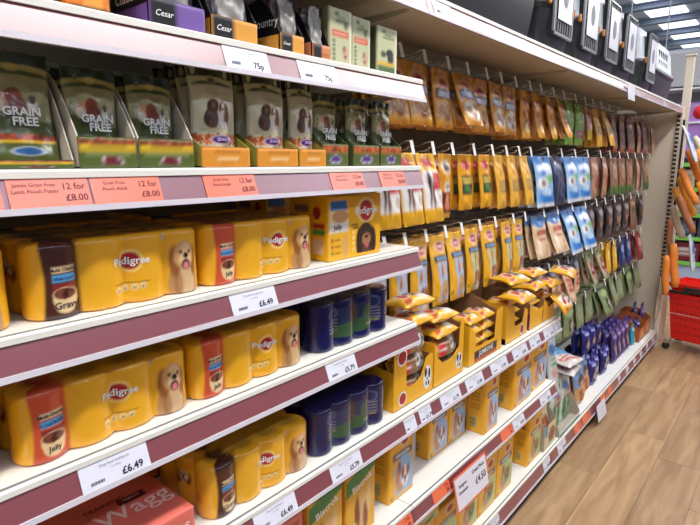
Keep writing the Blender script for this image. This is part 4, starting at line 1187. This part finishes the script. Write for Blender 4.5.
t = open_carton('yellow carton with purple corner, heaped with packs', 1.955, w, .22, [(0, 0), (w, 0), (w, .1), (w*.85, .12), (w*.75, .06), (w*.4, .055), (w*.33, .15), (0, .16)], .155, .18,
    outer=[('side_print', [(-.11, .001), (-.001, .001), (-.001, .155), (-.11, .17)], 'yelcard'), ('purple_patch', [(-.10, .0005), (-.0005, .0005), (-.0005, .022), (-.045, .03), (-.05, .095), (-.085, .105), (-.08, .03), (-.1, .02)], 'purcard')])
roundel_part(t, .0006, .16, .03, .018)
for k in range(4):
    o = lay('flat', 'yellow flat pack, %s of the pile in the purple cornered carton' % ('lowest', 'second', 'third', 'fourth')[k], (-.035-.13, 1.955+w/2, Z5+.026+.041*k), (0, -90, 0), 'packs in the purple cornered carton')
for k, (x, y, dz, rz) in enumerate(((-.02, 2.02, .18, 2), (-.08, 2.1, .232, -10))):
    lay('flat', 'yellow pack lying on the heap above the purple corner, %s' % ('left', 'right')[k], (x-.06, y, Z5+dz+.02), (0, -90+8, rz))
w = .15
t = open_carton('small carton with purple side, right of the heaped carton', 2.2, w, .2, [(0, 0), (w, 0), (w, .08), (w*.5, .07), (0, .12)], .12, .17,
    outer=[('purple_patch', [(-.12, .001), (-.001, .001), (-.001, .07), (-.12, .1)], 'purcard')])
for k in range(3):
    o = lay('flat', 'yellow flat pack, %s of the pile in the small purple sided carton' % ('lowest', 'second', 'third', 'fourth')[k], (-.155, 2.2+w/2, Z5+.026+.041*k), (0, -90, 0), 'packs in the small purple carton'); o.scale = (1, .9, 1)
w = .13
t = open_carton('last small purple carton at the right end of the long shelf', 2.36, w, .2, [(0, 0), (w, 0), (w, .07), (w*.5, .06), (0, .11)], .11, .16,
    outer=[('purple_patch', [(-.12, .001), (-.001, .001), (-.001, .06), (-.12, .1)], 'purcard')])
for k in range(3):
    o = lay('flat', 'yellow flat pack, %s of the pile in the last small carton' % ('lowest', 'second', 'third', 'fourth')[k], (-.155, 2.36+w/2, Z5+.026+.041*k), (0, -90, 0), 'packs in the last small carton'); o.scale = (1, .78, 1)
for k, (x, y, dz, rx, ry, rz) in enumerate(((-.1, 2.27, .15, 0, -89, 4), (-.08, 2.44, .145, 0, -86, -4), (-.03, 2.5, .2, 4, -76, 8), (-.12, 2.32, .2, 0, -89, -4), (.0, 2.475, .09, 4, -40, 4))):
    lay('flat', 'yellow pack spilling over the last small cartons, %s of the heap' % ('left', 'front', 'right', 'top', 'lowest')[k], (x-.03, y, Z5+dz+.035), (rx, ry, rz))

# ------------------------------------------------------------------ base deck goods
ZB = DZ['B']
def cream_front(fc, u, v):
    a = Art(u, v, (222, 206, 160), .04)
    if fc == 'front': a.rect(0, .55, .25, 1, (70, 140, 190)).ell(.65, .5, .3, .3, (150, 90, 60)).lines(.4, .9, [.2], .08, (150, 120, 70))
    return a.c
t = tray('display_tray', 'cream tray of sausage chews at the right end of the base deck boxes', .15, .14, .13, .2, cream_front, (-.025, 2.466, ZB), M['greyboard'])
def sausage_art(u, v):
    a = Art(u, v, (206, 190, 150), .05); a.ell(.5, .55, .36, .22, (150, 80, 54)).ell(.4, .6, .12, .1, (196, 130, 90)).rect(0, .8, .4, 1, (80, 150, 200)).ell(.6, .4, .2, .08, (110, 50, 40)); return a.c
sg = new_pouch('treat_pouch', sausage_art, .13, .2, .03, 41, nx=18, nz=26, back=(180, 160, 120))
for k in range(3): stand_pouch(sg, 'cream sausage treat pouch, %s in its tray on the base' % ('foremost', 'second', 'rearmost')[k], (-.055-.034*k, 2.541, ZB+.007), -4)
def leaf_front(fc, u, v):
    a = Art(u, v, (224, 228, 220), .05)
    if fc == 'front': a.rect(0, 0, 1, .4, (80, 150, 80))
    return a.c
t = tray('display_tray', 'grey tray with white and green lip holding green pouches', .33, .24, .03, .2, leaf_front, (-.015, 2.66, ZB), M['greyboard'])
def leaf_art(u, v):
    a = Art(u, v, (206, 214, 200), .05)
    a.ell(.25, .3, .14, .36, (56, 120, 62), -.3).ell(.75, .25, .12, .32, (70, 140, 70), .35).ell(.5, .12, .3, .12, (120, 150, 110)).ell(.6, .6, .3, .14, (176, 60, 70)).ell(.4, .78, .3, .08, (80, 120, 170)).ell(.55, .42, .1, .22, (46, 100, 56), .1).lines(.2, .8, [.6], .05, (226, 216, 210), .8); return a.c
lf = new_pouch('treat_pouch', leaf_art, .15, .25, .04, 42, nx=20, nz=36, back=(120, 150, 120))
for j in range(2):
    for k in range(3): stand_pouch(lf, 'green leaf-patterned pouch, %s of the %s file in the grey tray' % (('foremost', 'second', 'rearmost')[k], ('left', 'right')[j]), (-.07-.05*k, 2.745+.158*j, ZB+.007), -5+k)
def clear_art(u, v):
    a = Art(u, v, (196, 208, 210), .05); a.ell(.5, .78, .4, .12, (70, 110, 160)).ell(.5, .5, .3, .1, (80, 150, 90)).ell(.5, .26, .32, .12, (206, 150, 140)).lines(.2, .8, [.52], .05, (236, 236, 236)).rect(0, .9, 1, 1, (160, 186, 210)); return a.c
ca = new_pouch('treat_pouch', clear_art, .13, .24, .035, 43, nx=20, nz=30, back=(170, 180, 190))
for k in range(3): stand_pouch(ca, 'clear pouch with blue band standing on the green pouches, %s' % ('foremost', 'second', 'rearmost')[k], (-.09-.045*k, 2.72, ZB+.262), -6)
def redblue_art(u, v):
    a = Art(u, v, (216, 204, 196), .05); a.half(.4, 1, .78, (96, 150, 200)).ell(.4, .4, .3, .16, (186, 84, 60)).lines(.2, .7, [.5, .36], .06, (236, 226, 216), .9).ell(.7, .2, .2, .1, (206, 150, 120)); return a.c
_pp['rb'] = pouch_mesh('treat_pouch', .19, .17, .035, redblue_art, 20, 22, header=.08, seed=44, back=(150, 160, 180))
for k, (x, y, z, rx, ry, rz) in enumerate(((-.19, 2.905, .462, 0, -80, 6), (-.19, 2.92, .512, 0, -80, -6))):
    tag(link('treat_pouch', _pp['rb'], None, (x, y, z), (R(rx), R(ry), R(rz))), 'red and blue pouch lying on the green leaf pouches, %s' % ('lower', 'upper')[k], 'pet treats')
def mettle_art(u, v):
    a = Art(u, v, (206, 150, 100), .04)
    a.rect(0, .46, 1, 1, (110, 150, 190)).ell(.5, .62, .34, .16, (120, 96, 84)).ell(.5, .68, .2, .1, (60, 50, 52)).ell(.5, .56, .16, .07, (190, 150, 120)).ell(.5, .86, .36, .07, (86, 96, 120)).ell(.5, .42, .5, .06, (206, 150, 100)).lines(.15, .9, [.2], .05, (120, 50, 30), .8).ell(.3, .1, .12, .05, (150, 70, 40)); return a.c
mt = new_pouch('treat_pouch', mettle_art, .19, .205, .05, 45, [('METTLE', .036, .5, .32, M['inkred'], .018)], nx=26, nz=34, back=(150, 130, 110))
for k in range(3): stand_pouch(mt, 'blue topped meat chew pouch with red lettering, %s on the base deck' % ('foremost', 'second', 'rearmost')[k], (-.075-.061*k, 3.17, ZB+.01), -6, 2)
stand_pouch(mt, 'blue topped meat chew pouch with red lettering, right of the front one', (-.1, 3.352, ZB+.01), -8, 0).scale = (1, .74, 1)
def blue_p(c1, c2):
    def art(u, v):
        a = Art(u, v, c1, .05); a.ell(.5, .72, .34, .1, c2).ell(.5, .36, .2, .2, (190, 160, 120)).ell(.5, .48, .1, .08, (60, 46, 50)).lines(.2, .8, [.72], .04, (220, 220, 236), .8).rect(0, 0, 1, .08, c2).ell(.25, .86, .14, .05, (120, 130, 190)); return a.c
    return art
bp = new_pouch('treat_pouch', blue_p((28, 30, 104), (60, 66, 160)), .115, .17, .045, 46, nx=18, nz=28, back=(26, 28, 96))
for j in range(4):
    for k in range(4): stand_pouch(bp, 'deep blue pouch, %s in the %s file of the blue block' % (('foremost', 'second', 'third', 'rearmost')[k], ('left', 'second', 'third', 'right')[j]), (-.09-.056*k-.02*(j % 2), 3.49+.125*j, ZB+.01+.0*k), -7, (j-1.5)*2)
for j in range(3): 
    for k in range(2): stand_pouch(bp, 'deep blue pouch stacked on top of the blue block, %s %s' % (('left', 'middle', 'right')[j], ('front', 'back')[k]), (-.155-.06*k, 3.53+.13*j, ZB+.19), -9, 3*(j-1))
pp2 = new_pouch('treat_pouch', blue_p((58, 40, 110), (110, 80, 150)), .105, .25, .04, 47, nx=16, nz=28, back=(44, 30, 84))
for j in range(4):
    for k in range(3): stand_pouch(pp2, 'tall purple pouch, %s in the %s file beside the blue block' % (('foremost', 'second', 'rearmost')[k], ('left', 'second', 'third', 'right')[j]), (-.09-.05*k, 4.0+.113*j, ZB+.01), -5)
tl = new_pouch('treat_pouch', blue_p((40, 150, 180), (120, 200, 216)), .08, .16, .035, 48, nx=14, nz=22, back=(40, 120, 140))
for k in range(2): stand_pouch(tl, 'small teal pouch right of the purple ones, %s' % ('front', 'behind')[k], (-.08-.045*k, 4.5, ZB+.008), -4)
def orange_front(fc, u, v):
    a = Art(u, v, (196, 108, 46), .05)
    if fc == 'front': a.ell(.5, .5, .3, .3, (226, 150, 70)).rect(0, 0, 1, .15, (120, 60, 30))
    return a.c
for k, (y, h) in enumerate(((4.575, .11), (4.77, .13))):
    tr_ = tray('display_tray', 'orange brown tray at the far end of the base deck, %s' % ('left', 'right')[k], .18, .2, h, h+.06, orange_front, (-.05, y, ZB), mat('tray_orange_%d' % k, (170, 90, 40), .6))
    for j in range(2): stand_pouch(pp2 if k else bp, '%s pouch in the %s orange brown tray, %s' % (('deep blue', 'purple')[k], ('left', 'right')[k], ('front', 'back')[j]), (-.09-.055*j, y+.09, ZB+.012), -4)

# ------------------------------------------------------------------ pet carriers on the top shelf
M['dgrey'] = mat('carrier_dark_plastic', (44, 46, 50), .42, noise=.04, nscale=12)
M['lgrey'] = mat('carrier_light_plastic', (172, 180, 184), .4, noise=.03, nscale=12)
M['door'] = mat('carrier_door_wire', (146, 148, 150), .35, metal=.4)
M['latch'] = mat('carrier_orange_latch', (196, 120, 34), .4)
M['inside_shade'] = mat('carrier_inside_shade', (16, 16, 18), .8)  # near-black stands for the shade behind doors and vents
def ring(xf, xb, hw, r, z, n=4):
    P = []
    for cx, cy, t0 in ((xf-r, -hw+r, -90), (xf-r, hw-r, 0), (xb+r, hw-r, 90), (xb+r, -hw+r, 180)):
        for i in range(n+1):
            a = R(t0+90*i/n); P.append((cx+r*math.cos(a), cy+r*math.sin(a), z))
    return P
def carrier(label, y, hw, depth, loc_x=-.035, rotz=0, upper='lgrey', H=.4, card_=True):
    t = thing('pet_carrier', label, 'pet carrier', (loc_x, y, 2.0065), (0, 0, rotz))
    d = depth
    MB().loft([ring(-.035, -d+.03, hw-.04, .03, 0), ring(-.02, -d+.015, hw-.03, .035, .02), ring(-.006, -d, hw-.012, .04, .15), ring(-.004, -d, hw-.01, .04, .165), ring(.0, -d-.004, hw, .045, .168), ring(.0, -d-.004, hw, .045, .186)]).build('lower_shell', M['dgrey'], t, True)
    MB().loft([ring(-.002, -d-.002, hw-.004, .045, .187), ring(-.002, -d-.002, hw-.004, .045, .2), ring(-.012, -d+.01, hw-.016, .045, .204), ring(-.02, -d+.02, hw-.03, .05, H-.08), ring(-.035, -d+.045, hw-.05, .06, H-.03), ring(-.07, -d+.09, hw-.09, .05, H)]).build('upper_shell', M[upper], t, True)
    # doorway slab with painted shade, door frame and bars stand on the front
    dw = hw*.62
    MB().extr([(-dw, .07), (dw, .07), (dw, H-.05), (-dw, H-.05)], 'x', -.012, .004).build('doorway', M['inside_shade'], t)
    dr = MB()
    for a, b in (((-dw, .065), (dw, .075)), ((-dw, H-.06), (dw, H-.05)), ((-dw, .065), (-dw+.01, H-.05)), ((dw-.01, .065), (dw, H-.05))):
        dr.box((.004, a[0], a[1]), (.013, b[0], b[1]), .001)
    o = dr.build('door', M['door'], t)
    nb = 8
    for k in range(1, nb): 
        yy = -dw+2*dw*k/nb
        MB().tube([(.009, yy, .072), (.009, yy, H-.056)], .0022, 5).build('bar', M['door'], o)
    for zz in (.12, .2, .28): MB().tube([(.0075, -dw, zz), (.0075, dw, zz)], .0018, 5).build('bar', M['door'], o)
    for s in (-1, 1):
        MB().box((-.002, s*(hw*.8)-.008, .168), (.009, s*(hw*.8)+.008, .2), .003).build('latch', M['latch'], t)
    MB().extr([(-.05, H-.01), (-.05, H+.012), (.05, H+.012), (.05, H-.01), (.035, H-.01), (.035, H), (-.035, H), (-.035, H-.01)], 'x', -d*.55, -d*.45).build('handle', M['dgrey'], t)
    vents = MB()
    for s in (-1, 1):
        for i in range(5):
            for zz in ((.235, .265), (.285, .33)):
                xx = -d*.25 - i*d*.1
                yy = s*(hw-.0165-.07*(zz[0]-.204)-.004)
                vents.box((xx-.007, yy-.004, zz[0]), (xx+.007, yy+.004, zz[1]))
    tag(vents.build('vents', M['inside_shade'], t), kind='stuff')
    if card_:
        c = MB().box((.0135, -dw*.66, .125), (.0145, dw*.8, H-.085)).build('product_card', M['cardwhite'], t)
        e = MB(); e.lathe([(.0, 0), (.03, 0.0001), (.03, .0006), (0, .0007)], n=14)
        ob = e.build('picture', M['inkgrey'], c, loc=(.0146, .005, .22), rot=(0, R(90), 0)); ob.scale = (1.5, 1, 1)
    return t
carrier('first pet carrier with wire door, grey and charcoal, on the top shelf', 2.325, .175, .4)
carrier('second wire doored pet carrier on the top shelf', 2.685, .175, .4)
carrier('third wire doored pet carrier on the top shelf', 3.045, .175, .4)
carrier('fourth wire doored pet carrier on the top shelf', 3.405, .175, .4)
carrier('fifth pet carrier, after the gap, with narrow white card', 3.95, .17, .4)
# two larger carriers stand sideways, long side to the aisle
carrier('largest charcoal pet carrier, long side to the aisle, nearest the camera', 1.35, .21, .74, -.24, R(-90), upper='dgrey', H=.46, card_=False)
carrier('pale pet carrier with vent slots, long side to the aisle, last in line', 4.195, .17, .66, -.215, R(-90), H=.42, card_=True)
carrier('charcoal pet carrier cut by the upper picture edge, before the largest one', .95, .17, .4, -.04, 0, upper='dgrey')

# ------------------------------------------------------------------ rolled chews hanging at the end upright
YC = 4.96
strip = thing('clip_strip', 'dark clip strip of chew sticks down the end upright', 'strip', (.02, YC+.06, .7))
MB().box((-.004, -.001, 0), (.012, .001, 1.2)).build('strip', M['slot'], strip)
for k in range(14): MB().tube([(.012, 0, .05+.085*k), (.03, -.02, .045+.085*k), (.03, -.02, .06+.085*k)], .002, 4).build('clip', M['wire'], strip)
CH_O, CH_G, CH_B, CH_P = mat('chew_orange', (240, 142, 56), .45, noise=.12, nscale=40), mat('chew_gold', (236, 166, 52), .45, noise=.12, nscale=40), mat('chew_brown', (176, 112, 74), .5, noise=.12, nscale=40), mat('chew_pale', (220, 206, 180), .5, noise=.06, nscale=40)
def chew(label, m, x, z, L, lean, r=.02, y=YC, twist=0):
    t = MB()
    n = 7
    pts = [(.004*math.sin(i*1.3), 0, -L*i/n) for i in range(n+1)]
    r *= 1.22
    rs = [r*.75, r*.98, r, r*1.03, r*.98, r*1.02, r*.98, r*.75]
    t.tube([(0, 0, .0)]+pts[1:], rs, 9)
    o = t.build('chew_stick', m, None, True, (x, y, z), (R(twist), -R(lean), 0))
    return tag(o, label, 'pet chew', None)
CH = [('topmost orange chew stick on the end strip', CH_O, .06, 1.66, .34, 26, .022), ('pale chew stick in a bag beside the topmost orange one', CH_P, .1, 1.76, .34, 30, .022), ('second orange chew stick, behind the topmost one', CH_O, .13, 1.66, .26, 30, .022),
      ('third orange chew stick down the end strip', CH_O, .05, 1.52, .3, 26, .022), ('upper golden chew stick on the end strip', CH_G, .02, 1.45, .33, 24, .022), ('lower golden chew stick on the end strip', CH_G, .005, 1.37, .3, 26, .022), ('golden chew stick tucked right of the two others', CH_G, .17, 1.42, .28, 24, .022),
      ('upper brown chew stick on the end strip', CH_B, .06, 1.31, .3, 24, .022), ('pale chew stick between the brown ones', CH_P, .0, 1.22, .27, 20, .022), ('lower brown chew stick, by the white bag', CH_B, .0, 1.12, .3, 6, .018),
      ('bottom right orange chew stick on the end strip', CH_O, .05, .93, .35, 8, .026), ('bottom left orange chew stick on the end strip', CH_O, .02, .84, .32, 4, .022)]
for k, (l, m, x, z, L, lean, r) in enumerate(CH): chew(l, m, x+.02, z, L, lean, r, YC-.01-.052*(k % 4))
_pp['wb'] = pouch_mesh('treat_bag', .13, .3, .03, plainc((206, 212, 220), (70, 110, 190)), 12, 20, seed=51, back=(190, 196, 206))
tag(link('treat_bag', _pp['wb'], None, (.16, YC-.02, 1.0), (0, R(-12), 0)), 'white and blue bag hanging low on the end strip', 'pet chew')
tag(link('treat_bag', _pp['wb'], None, (.06, YC-.2, 1.84), (0, R(-24), 0)), 'white and blue bag at the top of the end strip', 'pet chew')
_pp['pb'] = pouch_mesh('treat_bag', .08, .36, .03, plainc((196, 186, 160), (170, 160, 130)), 10, 20, seed=52, back=(180, 170, 140))
tag(link('treat_bag', _pp['pb'], None, (-.012, 4.98, .62), (0, 0, 0)), 'pale narrow bag below the orange chew sticks', 'pet chew')
M['redplush'] = mat('red_plush', (206, 26, 44), .7, noise=.08, nscale=60, bump=.3)
for k, (x, z) in enumerate(((.09, 1.97), (.21, 1.93), (.33, 1.95))):
    ball = MB().lathe([(.0, -.055), (.03, -.048), (.05, -.024), (.056, 0), (.05, .024), (.03, .048), (0, .055)], n=14).build('toy_ball', M['redplush'], None, True, (x, 5.3, z))
    tag(ball, 'red plush ball toy, %s beside the end post' % ('left', 'middle', 'right')[k], 'toy')
tt = thing('end_post', 'cream steel end post rising beyond the shelving run', 'post', (-.01, 5.3, 0))
MB().box((-.04, -.02, 0), (.02, .02, 2.42), .003).build('column', M['endp'], tt)
MB().box((-.05, -.03, 2.42), (.03, .03, 2.435), .003).build('cap', M['endp'], tt)
MB().tube([(.02, 0, 2.02), (.1, 0, 2.03), (.3, 0, 2.03)], .004, 5).build('peg', M['wire'], tt)

# ------------------------------------------------------------------ red basket trolley
M['redp'] = mat('red_plastic', (222, 34, 24), .38, noise=.03)
M['redd'] = mat('red_plastic_shade', (186, 26, 18), .5)  # darker red paints the shade in the basket slots
bk = thing('basket_trolley', 'red wheeled shopping basket standing at the end of the shelving', 'basket', (.045, 5.02, 0), (0, 0, R(-12)))
bw, bd = .44, .34
def rrb(z, ins):
    return [(ins, ins, z), (bw-ins, ins, z), (bw-ins, bd-ins, z), (ins, bd-ins, z)]
def basket(z0, z1, nm):
    m = MB()
    m.loft([rrb(z0, .045), rrb(z1-.03, .012), rrb(z1-.03, 0), rrb(z1, 0), rrb(z1, .014), rrb(z1-.02, .016), rrb(z0+.006, .052)])
    o = m.build(nm, M['redp'], bk)
    return o
lo = basket(.1, .5, 'lower_basket'); hi = basket(.45, .585, 'upper_basket')
for i in range(9):
    for j in range(5):
        zz = .16+.06*j
        ins = .045-.033*(zz-.1)/.37
        MB().box((.07+.035*i, ins-.0014, zz), (.092+.035*i, ins+.001, zz+.042)).build('slot', M['redd'], lo)
for zz, x0, x1 in ((.545, .12, .44), (.505, .0, .16), (.52, .12, .44)): MB().box((x0, -.012, zz), (x1, -.001, zz+.02), .003).build('handle_grip', M['slot'], bk)
MB().tube([(.03, .0, .09), (.03, -.005, .33), (bw-.03, -.005, .33), (bw-.03, .0, .09)], .004, 6).build('wire_frame', M['wire'], bk)
MB().tube([(.0, .02, .085), (.03, .03, .09), (bw-.03, .03, .09), (bw-.03, bd-.03, .09), (.03, bd-.03, .09), (.03, .03, .09)], .005, 6).build('wire_frame', M['wire'], bk)
for x, y in ((.02, .03), (bw-.04, .03), (.02, bd-.04), (bw-.04, bd-.04)):
    c = MB().box((x-.012, y-.012, .05), (x+.012, y+.012, .1), .003).build('caster', M['wire'], bk)
    MB().extr([(x+.028*math.cos(a), .03+.028*math.sin(a)) for a in [2*math.pi*k/14 for k in range(14)]], 'y', y-.011, y+.011).build('wheel', M['slot'], c)

# ------------------------------------------------------------------ shelving across the end of the aisle
fs = thing('far_shelving', 'far shelving with green shelf edges and purple sign across the aisle end', 'shelving', (0, 7.0, 0))
M['farback'] = mat('far_back_panel', (190, 192, 194), .6); M['purple'] = mat('purple_sign', (176, 132, 206), .5); M['green'] = mat('green_edge', (128, 206, 92), .4); M['paleblue'] = mat('pale_blue_kick', (176, 196, 226), .5)
MB().box((-1.2, .3, 0), (2.2, .34, 2.8)).build('back_panel', M['farback'], fs)
for x0, x1 in ((-1.2, -.15), (-.148, 1.0), (1.002, 2.2)): MB().box((x0, -.06, 2.38), (x1, .28, 2.74), .01).build('header_panel', M['farback'], fs)
MB().box((-1.2, -.05, 1.62), (2.2, -.03, 2.2), .004).build('purple_sign', M['purple'], fs)
for z in (2.36, 2.0): MB().box((-1.2, -.08, z-.02), (2.2, .28, z), .003).build('shelf_board', M['whitep'], fs)
for z in (1.55, 1.28, 1.0, .74, .46):
    s = MB().box((-1.2, -.08, z-.03), (2.2, .29, z), .002).build('shelf_board', M['whitep'], fs)
    MB().box((-1.2, -.09, z-.032), (2.2, -.081, z+.012), .002).build('green_edge', M['green'], s)
MB().box((-1.2, -.06, 0), (2.2, -.03, .42), .002).build('kick_panel', M['paleblue'], fs)
def pack_art(c, c2):
    def art(fc, u, v):
        a = Art(u, v, c, .06); a.lines(.15, .85, [.65, .4], .16, c2, .8); return a.c
    return art
for z, w, h, n, c, c2, nm in ((.474, .24, .2, 8, (120, 26, 40), (226, 216, 210), 'dark red pack with pale lettering'), (.754, .22, .17, 8, (70, 78, 92), (120, 130, 150), 'slate grey pack'), (1.014, .2, .2, 8, (150, 150, 140), (206, 200, 190), 'beige pack'), (1.294, .2, .19, 8, (190, 170, 140), (120, 100, 90), 'tan pack')):
    me = prism_mesh('pack', rrect_path(.14, w, .004, step=.02), box_rows(h, .02), pack_art(c, c2), M['card'], h)
    for k in range(n):
        x = -.75+k*(w+.02)
        tag(link('far_pack', me, None, (x, 6.95, z), (0, 0, R(-90))), '%s on the far green edged shelf, %s from left' % (nm, ORD[k]), 'pack', 'packs on the far shelving')
